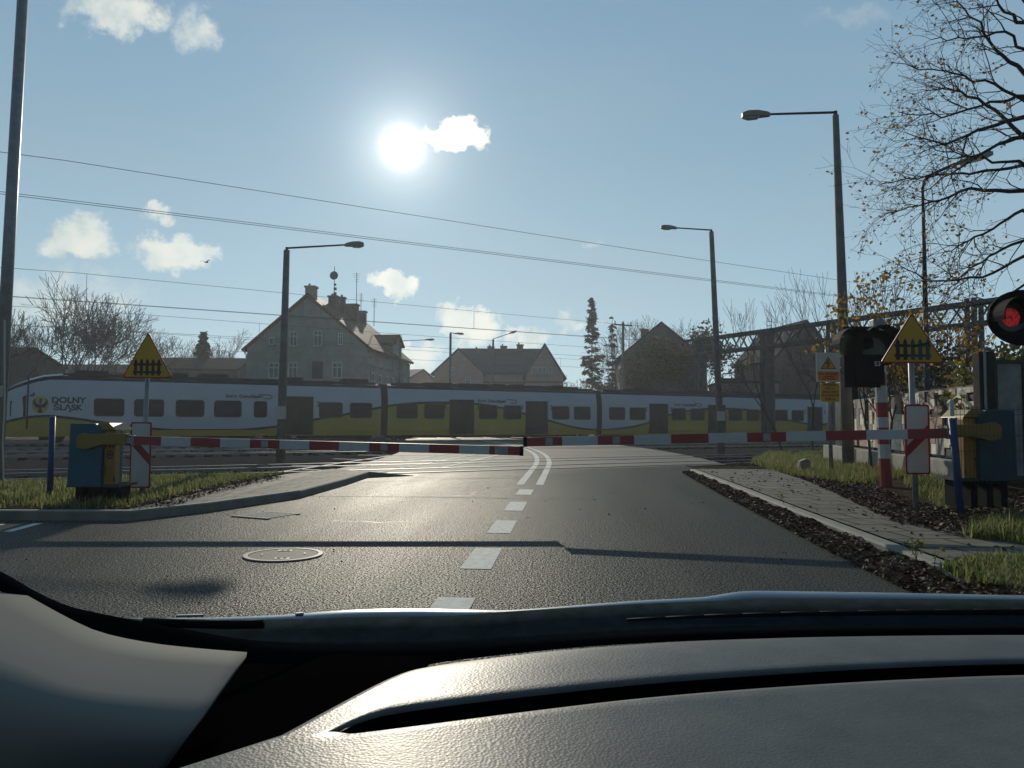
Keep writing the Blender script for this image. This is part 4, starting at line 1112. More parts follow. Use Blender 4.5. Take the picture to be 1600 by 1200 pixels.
b = MB(); c = p(1352, 578); b.box((c.x, -.10, c.z), (.5, .22, .5)); b.build('lamp_box', 'signal_black', t, bevel=.02)
b = MB(); c = p(1371, 505); b.box((c.x, -.05, c.z), (.19, .16, .12)); b.build('connection_box', 'galv', t, bevel=.008)
c = p(1363, 570); text_mesh('lettering', 'S3', .115, FACE(c.x, -.225, c.z), 'sign_white', t, .002)
# near signal, mostly beyond the right edge
base = L(1652, 7.6, .25); t = thing('crossing_signal', base, 'near black signal with a lit red lamp at the right edge', 'traffic signal', rz=CAMRZ)
d = 7.6; c = p(1602, 498); c2 = p(1712, 498)
b = MB(); b.tube((0, 0, -.1), (0, 0, c.z+.25), .07, .07, 12); b.build('post', 'boom_white', t, smooth=True)
b = MB(); r = .275; o = [(c.x-.06+(-.36)*math.sin(R(a))*1.0, c.z+r*math.cos(R(a))) for a in range(0, 181, 12)]+[(c2.x+.36*math.sin(R(a)), c2.z-r*math.cos(R(a))) for a in range(0, 181, 12)]
b.prism(o, (0, -.1, 0), (1, 0, 0), (0, 0, 1), .03); b.build('backboard', 'signal_black', t)
for q, m in ((p(1566, 499), 'lens_red'), (p(1712, 500), 'lens_dark')):
    b = MB(); b.tube((q.x, -.18, q.z), (q.x, -.13, q.z), .14, .14, 24); b.build('lens', 'lens_dark', t)
    if m == 'lens_red':
        b = MB(); r_ = random.Random(3)
        for k in range(170):
            a = r_.uniform(0, 6.283); rr = .085*math.sqrt(r_.random())
            if rr < .02: continue
            s_ = .0055; x, z = q.x-.005+rr*math.cos(a), q.z+rr*math.sin(a)
            b.box((x, -.184, z), (s_*2, .004, s_*2))
        b.build('lit_diodes', 'red_light', t)
        b = MB(); b.tube((q.x-.005, -.182, q.z), (q.x-.005, -.181, q.z), .092, .092, 24); b.build('red_glass', 'red_dim', t)
    b = MB(); hood(b, (q.x, -.14, q.z), .17, .22); b.build('hood', 'signal_black', t)
# ------------------------------------------------------------------ right-hand wall, plinth, fence
def patch_wall():
    # wall of mixed rectangular blocks on its own plinth, running away along the pavement
    a, e = L(1541, 12.0), L(1333, 20.5); u = (e-a).normalized(); ln = (e-a).length; nrm = Vector((-u.y, u.x, 0))   # nrm faces the road
    if nrm.x > 0: nrm = -nrm
    t = thing('patchwork_wall', Vector((a.x, a.y, .28)), 'patchwork wall of pale, pink and black rectangular blocks on the right', 'wall')
    zb = .36; zt = ZH(1435, 611, 14.4)-.28
    r = random.Random(11); cols = ['block_pale', 'block_sand', 'block_pink', 'block_black', 'block_grey']
    b = MB(); b.bar(u*-.05+Vector((0, 0, (zb+zt)/2))-nrm*.10, u*ln+Vector((0, 0, (zb+zt)/2))-nrm*.10, .12, zt-zb); b.build('core', 'concrete', t)
    b = MB(); x = 0.0
    while x < ln-.05:
        w = r.choice((.2, .28, .36, .44)); w = min(w, ln-x); z = zb+.01
        while z < zt-.02:
            h = r.choice((.14, .2, .28, .4, .5)); h = min(h, zt-z)
            k = r.random(); m = 3 if k < .30 else 2 if k < .44 else 0 if k < .68 else 1 if k < .9 else 4
            if m == 3: hh = min(h, .28); 
            else: hh = h
            dep = r.uniform(.03, .055) if m != 3 else .012
            c = u*(x+w/2)+Vector((0, 0, z+hh/2))+nrm*(-.04+dep/2)
            b.box(c, (w-.008, dep, hh-.008), m, math.atan2(u.y, u.x)); z += hh
        x += w
    b.build('facing_blocks', cols, t)
    b = MB(); b.bar(u*-.05+Vector((0, 0, zt+.012))-nrm*.09, u*ln+Vector((0, 0, zt+.012))-nrm*.09, .17, .024); b.build('coping', 'kerb_concrete', t)
    b = MB(); q = u*(ln*.86)+Vector((0, 0, zb+.62))+nrm*.03; b.box(q, (.1, .012, .2), 0, math.atan2(u.y, u.x)); b.build('notice', 'sign_white', t)
    # plinth
    p = MB(); a2, e2 = a+nrm*.14-u*.5, e+nrm*.10+u*2.7
    k = 0; t2 = thing('plinth_wall', Vector((a2.x, a2.y, .2)), 'low weathered concrete plinth under the patchwork wall', 'wall')
    L2 = (e2-a2).length; x = 0
    while x < L2:
        w = min(1.55, L2-x)
        p.box((u*(x+w/2))+Vector((0, 0, .17))+nrm*r.uniform(-.015, .015), (w-.02, .26, .44+r.uniform(-.02, .02)), 0, math.atan2(u.y, u.x)); x += w
    p.build('slab', 'concrete', t2, bevel=.015)
    # end post and gate panel
    c = L(1545, 11.75); t3 = thing('fence_gate', Vector((c.x, c.y, .28)), 'grey sheet gate with steel frame behind the shaded blue cabinet', 'fence', rz=CAMRZ)
    b = MB(); b.box((0, .1, .95), (.24, .2, 2.2)); b.build('post', 'bark', t3, bevel=.02)
    b = MB(); b.tube((-.06, -.03, -.1), (-.06, -.03, 2.1), .02, .02, 8); b.build('pipe', 'galv', t3)
    b = MB(); b.box((.95, .14, 1.0), (1.6, .03, 1.75)); b.build('sheet', 'sheet_grey', t3)
    b = MB()
    for x in (.18, .62, 1.16, 1.7): b.box((x, .11, 1.0), (.045, .045, 1.85))
    for z in (.12, 1.9): b.box((.95, .11, z), (1.6, .05, .05))
    b.build('frame', 'dark_metal', t3)
    # welded mesh fence in front
    c = L(1500, 8.75); t4 = thing('mesh_fence', Vector((c.x, c.y, .28)), 'thin welded wire fence panel around the shaded blue cabinet', 'fence', rz=CAMRZ+R(4))
    b = MB()
    for k in range(32): b.tube((.02+k*.05, .1, .25), (.02+k*.05, .1, 1.14), .0028, .0028, 4)
    for z in (.3, .62, .80, 1.04, 1.10): b.tube((0, .1, z), (1.6, .1, z), .0035, .0035, 4)
    b.build('wires', 'dark_metal', t4)
    # small concrete marker
    c = L(1252, 17.2); t5 = MB(); t5.prism([(-.13, 0), (.13, 0), (.12, .30), (.04, .36), (-.10, .30)], (c.x, c.y, .08), (math.cos(yaw), math.sin(yaw), 0), (0, 0, 1), .16)
    tag(t5.build('marker_stone', 'concrete', origin=(c.x, c.y, .08)), 'small concrete stone in the grass edge by the tracks', 'stone')
    # cabinet at the end of the wall
    c = L(1329, 22.7); t6 = thing('control_cabinet', Vector((c.x, c.y, .1)), 'tall dark cabinet below the black hooded signal', 'cabinet', rz=CAMRZ)
    b = MB(); b.box((0, .2, 1.15), (.60, .4, 2.4)); b.build('case', 'gunmetal', t6, bevel=.02)
    b = MB(); b.box((0, -.008, 1.15), (.44, .014, 2.1)); dd = b.build('door', 'signal_black', t6, bevel=.004)
    b = MB(); b.tube((.17, -.02, 1.15), (.17, -.05, 1.15), .02); b.build('handle', 'galv', dd)
    b = MB(); b.box((0, .2, -.08), (.6, .5, .16)); b.build('footing', 'concrete', t6)
M['block_pale'] = mat('block_pale', (.76, .68, .53), .85, var=.25, vscale=5)
M['block_sand'] = mat('block_sand', (.60, .53, .39), .85, var=.25, vscale=5)
M['block_pink'] = mat('block_pink', (.40, .25, .19), .85, var=.3, vscale=7, bump=.5, bscale=40)
M['block_black'] = mat('block_black', (.02, .02, .02), .8)
M['block_grey'] = mat('block_grey', (.22, .22, .20), .85, var=.2)
M['sheet_grey'] = mat('sheet_grey', (.30, .31, .30), .7, var=.35, vscale=2.5)
patch_wall()
# ------------------------------------------------------------------ catenary gantry
def gantry():
    s0 = 48.0; o = TP(s0, 27.9, -.1); t = thing('catenary_gantry', o, 'grey lattice gantry spanning the tracks on the right', 'gantry', rz=TRZ)
    z0, z1 = 7.55, 8.85; n1 = 53.0-27.9; hw = .55
    b = MB()
    for x in (-hw, hw):
        for z in (z0, z1): b.bar((x, -5.5, z), (x, n1+1, z), .2, .2)
        k = 0; y = -5.5
        while y < n1+.4:
            a, c = (z0, z1) if k % 2 == 0 else (z1, z0)
            b.bar((x, y, a), (x, y+.95, c), .09, .09); y += .95; k += 1
    y = -5.5
    while y < n1+1:
        for z in (z0, z1): b.bar((-hw, y, z), (hw, y, z), .05, .05)
        y += 1.9
    b.build('truss', 'gantry_metal', t)
    for y in (0, 38.2-27.9, 44.6-27.9, 52.4-27.9):
        b = MB(); hw2 = .36
        for x in (-hw2, hw2):
            for dy in (-.22, .22): b.bar((x, y+dy, -.2), (x, y+dy, z1+.1 if y > 0 else z1+.3), .22, .22)
        z = .3
        while z < z0-.3:
            for x in (-hw2, hw2): b.bar((x, y-.22, z), (x, y+.22, z+.45), .03, .05); b.bar((x, y+.22, z+.45), (x, y-.22, z+.9), .03, .05)
            for dy in (-.22, .22): b.box((0, y+dy, z+.4), (hw2*2, .03, .35))
            z += .9
        b.build('post', 'gantry_metal', t)
    b = MB()
    for y in (44.6-27.9-.9,):
        for dx in (-.25, .25): b.tube((-.7+dx, y, 1.5), (-.7+dx, y, z1+.9), .025, .025, 6)
        z = 1.8
        while z < z1+.8: b.tube((-.95, y, z), (-.45, y, z), .016, .016, 5); z += .35
        for zz in (4, 5.5, 7, 8.4, 9.4):
            pts = [(-.7+.42*math.cos(R(a)), y-.45*math.sin(R(a)), zz) for a in range(0, 181, 30)]; b.path(pts, .014, 4)
    b.build('ladder', 'gantry_metal', t)
    for y in (31.5-27.9, 40.8-27.9, 48.6-27.9):
        b = MB(); b.bar((.1, y-1.8, 6.9), (.1, y+.2, 5.9), .05, .05); b.bar((.1, y-1.8, 6.0), (.1, y+.2, 5.7), .04, .04); b.bar((.1, y-1.8, 5.4), (.1, y-1.8, z0), .06, .06)
        b.tube((.1, y-1.6, 6.78), (.1, y-1.1, 6.55), .07, .07, 8); b.build('cantilever', 'gantry_metal', t)
gantry()
# more catenary masts behind the train
def mast(px, d, top_py, label, z0=-.1, r=.16):
    base = L(px, d, z0); t = thing('catenary_mast', base, label, 'mast', None, TRZ); h = ZH(px, top_py, d)-z0
    b = MB(); b.tube((0, 0, -.2), (0, 0, h), r, r*.7, 10); b.build('pole', 'pole_concrete', t, smooth=True)
    b = MB(); b.bar((-1.0, 0, h-.25), (1.0, 0, h-.25), .09, .09)
    for x in (-.9, 0, .9): b.tube((x, 0, h-.2), (x, 0, h+.12), .05, .04, 8)
    b.build('crossarm', 'dark_metal', t)
mast(974, 70, 503, 'bare mast with short crossarm beside the two conifers')
# ------------------------------------------------------------------ houses
def window(par, x, z0, z1, w, y=0.0, side=None, frame='window_white', bars=True, sill=True):
    # on a wall plane facing local -y (side None), or local +x (side = x of the wall)
    b = MB()
    def bx(c, s, m):
        if side is None: b.box((c[0], y+c[1], c[2]), s, m)
        else: b.box((side-c[1], c[0], c[2]), (s[1], s[0], s[2]), m)
    zc, h = (z0+z1)/2, z1-z0
    bx((x, .03, zc), (w, .1, h), 1)
    for sx_ in (-1, 1): bx((x+sx_*(w/2-.04), -.035, zc), (.08, .05, h), 0)
    for sz in (-1, 1): bx((x, -.033, zc+sz*(h/2-.04)), (w-.16, .05, .08), 0)
    if bars: bx((x, -.03, zc), (.08, .045, h-.16), 0); bx((x, -.028, zc+h*.18), (w-.16, .04, .06), 0)
    o = b.build('window', [frame, 'window_glass'], par)
    if sill:
        b = MB()
        bx((x, -.08, z0-.05), (w+.16, .2, .07), 0); b.build('sill', 'stucco_light', o)
    return o
def gable_house(t, W_, Ln, ze, za, wallm, roofm, over=.35, cx=0.0, thick=.22, name='wall', y0=0.0):
    h = W_/2; b = MB()
    o = [(-h, -.3), (h, -.3), (h, ze), (0, za), (-h, ze)]
    n = 5; vs = [Vector((cx+a, y0, z)) for a, z in o]+[Vector((cx+a, y0+Ln, z)) for a, z in o]
    b.add(vs, [tuple(range(n)), tuple(range(n, 2*n))[::-1]]+[(i, n+i, n+(i+1) % n, (i+1) % n) for i in range(n)])
    w = b.build(name, wallm, t)
    b = MB(); sl = (za-ze)/h; dz = -over*sl
    for s in (-1, 1):
        e0 = (cx+s*(h+over), ze+dz); r0 = (cx, za)
        nx, nz_ = -s*(r0[1]-e0[1]), (r0[0]-e0[0])*s*-1
        ln = math.hypot(r0[1]-e0[1], r0[0]-e0[0]); upv = Vector((s*(za-ze-dz)/ln*1, 0, abs(r0[0]-e0[0])/ln))*thick
        ya, yb = y0-over*.6, y0+Ln+over*.6
        P = [Vector((e0[0], ya, e0[1])), Vector((r0[0], ya, r0[1])), Vector((r0[0], yb, r0[1])), Vector((e0[0], yb, e0[1]))]
        Q = [p+upv for p in P]; Q[1].x = Q[2].x = cx; Q[1].z = Q[2].z = za+thick/(abs(r0[0]-e0[0])/ln)
        b.add(P+Q, [(0, 1, 2, 3), (7, 6, 5, 4), (0, 4, 5, 1), (1, 5, 6, 2), (2, 6, 7, 3), (3, 7, 4, 0)])
    r = b.build('roof', roofm, t)
    return w, r
def chimney(par, x, y, z0, z1, w=.7, dpt=.6, m='brick'):
    b = MB(); b.box((x, y, (z0+z1)/2), (w, dpt, z1-z0)); b.box((x, y, z1+.03), (w+.16, dpt+.16, .16))
    b.tube((x-w*.2, y, z1+.1), (x-w*.2, y, z1+.35), .11, .10, 8)
    return b.build('chimney', m, par)
# house A: big grey gabled house, gable towards the road
dA = 66.0; oA = L(478, dA, -.1); pxm = FPX/dA
uA = L(561, 81, 0)-L(478, dA, 0); rzA = math.atan2(uA.y, uA.x)-math.pi/2
hA = thing('gabled_house', oA, 'large grey plastered house with red tiled roof and rooftop aerials', 'house', rz=rzA)
zA = lambda py: ZH(478, py, dA)+.1
WA = 195/pxm*1.0; LnA = uA.length
wA, rA = gable_house(hA, WA, LnA, zA(543), zA(462), 'stucco_grey', 'roof_tile_red', .35)
xA = lambda px: (px-478)/pxm
for (a, c, y0, y1) in ((417, 434, 566, 591), (449, 464, 566, 591), (520, 536, 566, 591), (450, 463, 517, 541), (489, 503, 516, 541)):
    window(wA, (xA(a)+xA(c))/2, zA(y1), zA(y0), xA(c)-xA(a), -.02)
window(wA, xA(532.5), zA(539), zA(520), .42, -.02); window(wA, xA(421), zA(538), zA(526), .5, -.02, bars=False)
b = MB(); b.box((xA(496), -.01, zA(578)), (.95, .06, 1.5)); b.build('blind_window', 'stucco_dark', wA)
b = MB(); b.box((xA(498), -.035, zA(496)), (3.6, .07, .10)); b.box((xA(497), -.04, zA(490)), (.5, .08, .6)); b.build('cornice', 'stucco_light', wA)
b = MB(); b.path([(-WA/2-.25, -.05, zA(543)), (-WA/2-.22, -.05, zA(548)), (-WA/2-.03, -.08, zA(553)), (-WA/2-.03, -.08, 0)], .05, 6); b.path([(WA/2+.2, LnA-.2, zA(546)), (WA/2+.06, LnA-.2, zA(552)), (WA/2+.06, LnA-.2, 0)], .06, 6); b.build('downpipe', 'galv', hA)
for k in range(6): window(wA, 1.5+k*2.35, 3.4, 5.6, 1.05, side=WA/2+.02)
b = MB(); b.box((WA/2+.03, LnA/2, 6.25), (.12, LnA-.2, .18)); b.build('cornice', 'stucco_light', wA)
for k in range(6): window(wA, 1.5+k*2.35, .3, 2.4, 1.05, side=WA/2+.02)
# dormer wing on the right slope
dm = thing_ = MB(); y0, y1 = 8.2, 11.6; zr0 = zA(506); ze_ = zA(520)
xw = WA/2+.02
vs = []
for x in (1.2, xw+.03):
    vs += [Vector((x, y0, 5.6)), Vector((x, y1, 5.6)), Vector((x, y1, ze_)), Vector((x, (y0+y1)/2, zr0)), Vector((x, y0, ze_))]
dm.add(vs, [(4, 3, 2, 1, 0), (5, 6, 7, 8, 9)]+[(i, (i+1) % 5, 5+(i+1) % 5, 5+i) for i in range(5)]); dw = dm.build('dormer', 'stucco_grey', hA)
b = MB()
for s in (-1, 1):
    ym = (y0+y1)/2; ye = ym+s*((y1-y0)/2+.25); zl = ze_-.2
    P = [Vector((.6, ye, zl)), Vector((.6, ym, zr0+.04)), Vector((xw+.3, ym, zr0+.04)), Vector((xw+.3, ye, zl))]; Q = [p+Vector((0, 0, .18)) for p in P]
    b.add(P+Q, [(0, 1, 2, 3), (7, 6, 5, 4), (0, 4, 5, 1), (1, 5, 6, 2), (2, 6, 7, 3), (3, 7, 4, 0)])
b.build('roof', 'roof_tile_red', dw)
window(dw, (y0+y1)/2, 6.7, 8.0, 1.0, side=xw+.05)
zR = zA(462)
chimney(rA, .1, .55, zR-.6, zA(446), .85, .7, 'stucco_light')
chimney(rA, .6, 5.0, zR-.9, zR+.75, .8, .8); chimney(rA, .9, 6.6, zR-1.0, zR+.9, .45, .45)
chimney(rA, .5, 9.6, zR-.9, zR+.7, 1.9, .8); chimney(rA, .7, 12.6, zR-1.0, zR+.45, 1.3, .7)
def aerial(par, x, y, z0, z1, dish=False, yagi=True):
    b = MB(); b.tube((x, y, z0), (x, y, z1), .035, .03, 6)
    if dish:
        b.tube((x, y-.10, z1-.9), (x, y-.16, z1-.9), .38, .40, 18); b.box((x+.1, y-.1, z1-1.75), (.2, .1, .2)); b.box((x+.12, y-.1, z1-2.15), (.26, .1, .26)); b.box((x+.12, y-.1, z1-2.6), (.26, .1, .26))
    if yagi:
        for k in range(5): b.tube((x-.35+k*.04, y-.25+k*.1, z1-.15-k*.18), (x+.35-k*.04, y-.25+k*.1, z1-.15-k*.18), .014, .014, 4)
    return b.build('aerial', 'dark_metal', par)
aerial(hA, .55, 5.2, zR+.6, zR+3.7, True, False)
aerial(hA, 1.2, 9.9, zR+.5, zR+4.0, False, True); aerial(hA, .9, 12.4, zR+.3, zR+2.4); aerial(hA, 2.2, 12.7, zR-1, zR+1.9)
# house B: pink house with two cross gables
dB = 95.0; oB = L(780, dB, -.1); hB = thing('pink_house', oB, 'pinkish two-gabled house with four chimneys on a grey roof', 'house', rz=CAMRZ)
sB = FPX/dB; xB = lambda px: (px-780)/sB; zB = lambda py: ZH(780, py, dB)+.1
gw1 = (xB(757)-xB(681)); c1 = xB(716)
w1, r1 = gable_house(hB, gw1, 9.5, zB(583), zB(547), 'stucco_pink', 'roof_tile', .3, c1)
c2 = xB(851); gw2 = xB(880)-xB(822)
w2, r2 = gable_house(hB, gw2, 9.5, zB(587), zB(540), 'stucco_pink', 'roof_tile', .3, c2)
# long main range between
b = MB(); x0, x1 = c1-.2, c2+.2; yR = 5.5; ze2, za2 = zB(581), zB(540.5)
b.box(((c1+c2)/2, 5.5, ze2/2-.2), (c2-c1, 8.6, ze2)); wM = b.build('wall', 'stucco_pink', hB)
b = MB(); 
for s in (-1, 1):
    e = (5.5+s*4.75, ze2-.15); P = [Vector((x0, e[0], e[1])), Vector((x1, e[0], e[1])), Vector((x1, 5.5, za2)), Vector((x0, 5.5, za2))]; Q = [p+Vector((0, 0, .25)) for p in P]
    b.add(P+Q, [(0, 1, 2, 3)[::-1], (4, 5, 6, 7), (0, 1, 5, 4), (1, 2, 6, 5), (2, 3, 7, 6), (3, 0, 4, 7)])
rM = b.build('roof', 'roof_tile', hB)
for px, zt in ((743, 540), (765, 536.5), (786, 535.5), (813, 533)):
    chimney(rM, xB(px), 4.9, za2-2.0, zB(zt), .8, .8)
for px in (834, 843.5, 850.5, 860): window(w2, xB(px), zB(585), zB(573), .45, -.02, bars=False)
window(w1, xB(706), zB(587), zB(574), .6, -.02); window(w1, xB(731), zB(604), zB(589), .6, -.02)
for px in (835, 848, 862): window(w2, xB(px), zB(612), zB(601), .8, -.02)
b = MB(); b.box((xB(808), .95, zB(597)), (xB(873)-xB(745), .12, .22)); b.build('cornice', 'brick', wM)
b = MB(); b.box((xB(851), -.03, zB(596.5)), (gw2-.1, .06, .2)); b.build('cornice', 'brick', w2)
# house C: dark gabled house behind the autumn tree
dC = 88.0; oC = L(1034, dC, -.1); hC = thing('dark_house', oC, 'dark steep gabled house half hidden by the autumn tree', 'house', rz=CAMRZ+R(-4))
sC = FPX/dC; zC = lambda py: ZH(1034, py, dC)+.1
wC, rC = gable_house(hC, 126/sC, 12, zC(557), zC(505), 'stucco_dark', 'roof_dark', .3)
chimney(rC, -1.7, 2.0, zC(530), zC(512), .9, .7)
window(wC, -2.2, 3.6, 4.9, .9, -.02); window(wC, 2.3, 3.6, 4.9, .9, -.02)
b = MB(); b.tube((-4.55, -.08, -.1), (-4.55, -.08, zC(565)), .06, .06, 6); b.build('downpipe', 'galv', hC)
# flat-roofed building
dF = 76.0; oF = L(1172, dF, -.1); hF = thing('flat_building', oF, 'low flat-roofed cream building behind the train under the gantry', 'building', rz=CAMRZ+R(-6))
sF = FPX/dF; zF = ZH(1172, 599, dF)+.1
b = MB(); b.box((0, 4, zF/2), (88/sF, 8, zF)); wF = b.build('wall', 'stucco_yellow', hF)
b = MB(); b.box((0, 4, zF+.12), (92/sF, 8.6, .24)); b.box((-1.2, 4, zF+.45), (2.3, 3, .45)); b.build('roof', 'roof_dark', hF)
b = MB(); b.box((1.75, -.03, zF/2+.35), (2.0, .05, zF-1.0)); b.build('panel', 'stucco_light', wF)
# house D: brick gable overgrown with bare climbers
dD = 82.0; oD = L(1262, dD, -.1); hD = thing('overgrown_house', oD, 'tall brick house covered in bare climbers beside the gantry', 'house', rz=CAMRZ+R(8))
sD = FPX/dD; zD = lambda py: ZH(1262, py, dD)+.1
wD, rD = gable_house(hD, 108/sD, 10, zD(562), zD(503), 'brick', 'roof_dark', .25)
r_ = random.Random(5); b = MB()
for k in range(420):
    x = r_.uniform(-3.3, 3.7); z = r_.uniform(0, 3+ (zD(503)-3)*(1-abs(x)/4.2)); p = Vector((x, -.06, z)); a = r_.gauss(1.57, .7)
    for j in range(5):
        q = p+Vector((math.cos(a), 0, math.sin(a)))*r_.uniform(.15, .5); q.y = -.06-r_.random()*.25
        b.tube(p, q, .022, .014, 3, 0, False); p = q; a += r_.gauss(0, .6)
b.build('climber', 'bark_far', hD)
# house E: grey gable beyond the patchwork wall
dE = 92.0; oE = L(1452, dE, -.1); hE = thing('grey_house', oE, 'grey rendered gable showing above the patchwork wall', 'house', rz=CAMRZ+R(12))
zE = lambda py: ZH(1452, py, dE)+.1
wE, rE = gable_house(hE, 132/FPX*dE, 12, zE(602), zE(545), 'stucco_grey', 'roof_dark', .2)
# small roofs between houses A and B
dS = 108; oS = L(660, dS, -.1); hS = thing('small_house', oS, 'small dark-roofed house between the grey and the pink house', 'house', rz=CAMRZ+R(60))
zS = lambda py: ZH(660, py, dS)+.1
gable_house(hS, 6.5, 9, zS(594), zS(579), 'stucco_pink', 'roof_grey', .3)
# long low sheds on the left
def shed(px0, px1, d, ye, yr, label, rot=0.0, m='stucco_dark'):
    o = L((px0+px1)/2, d, -.1); t = thing('shed', o, label, 'shed', rz=CAMRZ+R(rot)+math.pi/2)
    z = lambda py: ZH((px0+px1)/2, py, d)+.1; ln = (px1-px0)/FPX*d
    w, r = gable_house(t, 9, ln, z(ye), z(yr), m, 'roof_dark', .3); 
    for o_ in (w, r): o_.location.y = -ln/2
    return t
shed(232, 388, 84, 582, 562, 'long low dark-roofed shed between the small conifer and the grey house', 3)
shed(55, 232, 96, 588, 572, 'long dark shed behind the spreading bare tree', -3)
shed(-160, 55, 76, 570, 546, 'dark barn at the far left above the train cab', -4)
# ------------------------------------------------------------------ trees
def grow(segs, tips, r, p, d, ln, rad, depth, spread, ratio=.72, upw=.12, kids=(2, 3), wob=.12, minr=.006, steps=3):
    q = p.copy(); r0 = rad; dd = d.copy(); r1 = max(minr, rad*.68)
    for k in range(steps):
        dd = (dd+Vector((r.gauss(0, wob), r.gauss(0, wob), r.gauss(0, wob)+upw*.3))).normalized()
        n = q+dd*(ln/steps); rr = r0+(r1-r0)*(k+1)/steps; segs.append((q, n, r0+(r1-r0)*k/steps, rr, depth)); q = n
        if depth > 0 and depth < 4 and k < steps-1 and r.random() < .5:
            s = dd.orthogonal(); s.rotate(Matrix.Rotation(r.uniform(0, 6.28), 3, dd)); nd = (dd+s*spread*r.uniform(.7, 1.3)).normalized()
            grow(segs, tips, r, q, nd, ln*ratio*.7, rr*.55, depth-1, spread, ratio, upw, kids, wob, minr, steps)
    if depth <= 0: tips.append((q, dd)); return
    a0 = r.uniform(0, 6.28); nk = r.randint(*kids)
    for k in range(nk):
        s = dd.orthogonal(); s.rotate(Matrix.Rotation(a0+6.28*k/nk+r.gauss(0, .3), 3, dd))
        nd = (dd+s*spread*r.uniform(.5, 1.2)+Vector((0, 0, upw))).normalized()
        grow(segs, tips, r, q, nd, ln*ratio*r.uniform(.8, 1.15), r1*(.85 if k == 0 else .7), depth-1, spread, ratio, upw, kids, wob, minr, steps)
def segs_mesh(segs, name, m, par, sides=(3, 3, 4, 5, 6, 7, 8)):
    b = MB()
    for p, q, a, c, dp in segs: b.tube(p, q, a, c, sides[min(dp, 6)], 0, False)
    return b.build(name, m, par, smooth=True)
def leaves_mesh(pts, name, m, par, r, smin, smax, jit):
    b = MB()
    for p in pts:
        c = p+Vector((r.gauss(0, jit), r.gauss(0, jit), r.gauss(0, jit))); s = r.uniform(smin, smax)
        q = Matrix.Rotation(r.uniform(0, 6.28), 3, 'Z') @ Matrix.Rotation(r.uniform(0, 6.28), 3, 'X') @ Matrix.Rotation(r.uniform(0, 3), 3, 'Y')
        o = [(-1, 0, 0), (-.3, -.6, .1), (.5, -.45, .15), (1, 0, 0), (.5, .5, .2), (-.3, .6, .1)]
        b.add([c+q @ (Vector(v)*s) for v in o], [tuple(range(6))])
    return b.build(name, m, par)
def bare_tree(px, d, top_py, label, stems, seed, depth=6, spread=.5, rad=.22, z0=-.1, leaf=None, nleaf=0, group=None, lsz=(.08, .16), minr=.012, name='bare_tree', upw=.15, ratio=.74):
    base = L(px, d, z0); t = thing(name, base, label, 'tree', group); r = random.Random(seed); H = ZH(px, top_py, d)-z0
    segs, tips = [], []
    own = []
    for si, (dx, lean) in enumerate(stems):
        n_before = len(segs)
        dv = (rt0*lean+Vector((0, 0, 1))+fh*r.uniform(-.12, .12)).normalized()
        grow(segs, tips, r, rt0*dx+Vector((0, 0, -.2)), dv, 1.0, .1, depth, spread, ratio, upw, (2, 3), .1, .0)
        own += [si]*(len(segs)-n_before)
    hmax = max(s[1].z for s in segs); k = H/hmax
    segs = [(p*k, q*k, max(minr, a*rad/.1), max(minr, c*rad/.1), dp) for p, q, a, c, dp in segs]
    tips = [p*k for p, _ in tips]
    for si in range(len(stems)): segs_mesh([s for s, o in zip(segs, own) if s[4] >= depth-1 and o == si], 'trunk', 'bark_far', t)
    cr = segs_mesh([s for s in segs if s[4] < depth-1], 'crown', 'bark_far', t)
    if leaf:
        r.shuffle(tips); pts = [tips[i % len(tips)] for i in range(nleaf)]
        leaves_mesh(pts, 'leaves', leaf, cr, r, lsz[0], lsz[1], H*.03)
    return t
def conifer(px, d, top_py, half_px, label, seed, dens=1.0, low=.12, gaps=.0, z0=-.1, name='conifer'):
    base = L(px, d, z0); t = thing(name, base, label, 'tree'); r = random.Random(seed); H = ZH(px, top_py, d)-z0; Rm = half_px/FPX*d
    b = MB(); b.tube((0, 0, -.2), (0, 0, H*.97), .035*H**.75*.45, .02, 7, 0, False); b.build('trunk', 'bark', t, smooth=True)
    b = MB(); z = H*low; brs = MB(); k = 0
    while z < H*.99:
        f = 1-z/H; rr = Rm*1.25*(min(1, f*1.35)**.75)*r.uniform(.45, 1.1)
        if r.random() < gaps*.5: z += H*.025; continue
        n = r.randint(2, 4)
        for j in range(n):
            a = r.uniform(0, 6.28); ln = rr*r.uniform(.55, 1.0); dv = Vector((math.cos(a), math.sin(a), 0))
            e = Vector((0, 0, z))+dv*ln+Vector((0, 0, ln*(.12-.38*f)))
            brs.tube((0, 0, z), e, .03, .012, 3, 0, False)
            m = int((9+22*ln/max(Rm, .1))*dens)
            for q in range(m):
                u = r.uniform(.18, 1)**.8; c = Vector((0, 0, z))*(1-u)+e*u+Vector((r.gauss(0, .10), r.gauss(0, .10), -abs(r.gauss(0, .12))))*(.5+Rm*.25)
                s = r.uniform(.22, .5)*(.6+Rm*.16); w = s*.34; aa = a+r.gauss(0, .7); q1 = Vector((math.cos(aa), math.sin(aa), r.gauss(-.25, .3)))*s; q2 = Vector((-math.sin(aa), math.cos(aa), r.gauss(0, .5)))*w
                b.add([c-q1*.3-q2*.6, c+q1*.5-q2, c+q1, c+q1*.5+q2, c-q1*.3+q2*.6], [(0, 1, 2, 3, 4)])
        z += H*.0105*r.uniform(.6, 1.4)
    brs.build('branches', 'bark', t); b.build('crown', 'needles', t)
    return t
bare_tree(88, 76, 421, 'wide bare multi-stemmed tree at the far left above the train', [(-.2, -.72), (.05, .12), (-.08, -.25), (.2, .82), (.06, .42), (-.12, -.48), (.1, .62)], 12, 6, .46, .26, minr=.021, upw=.12, ratio=.8)
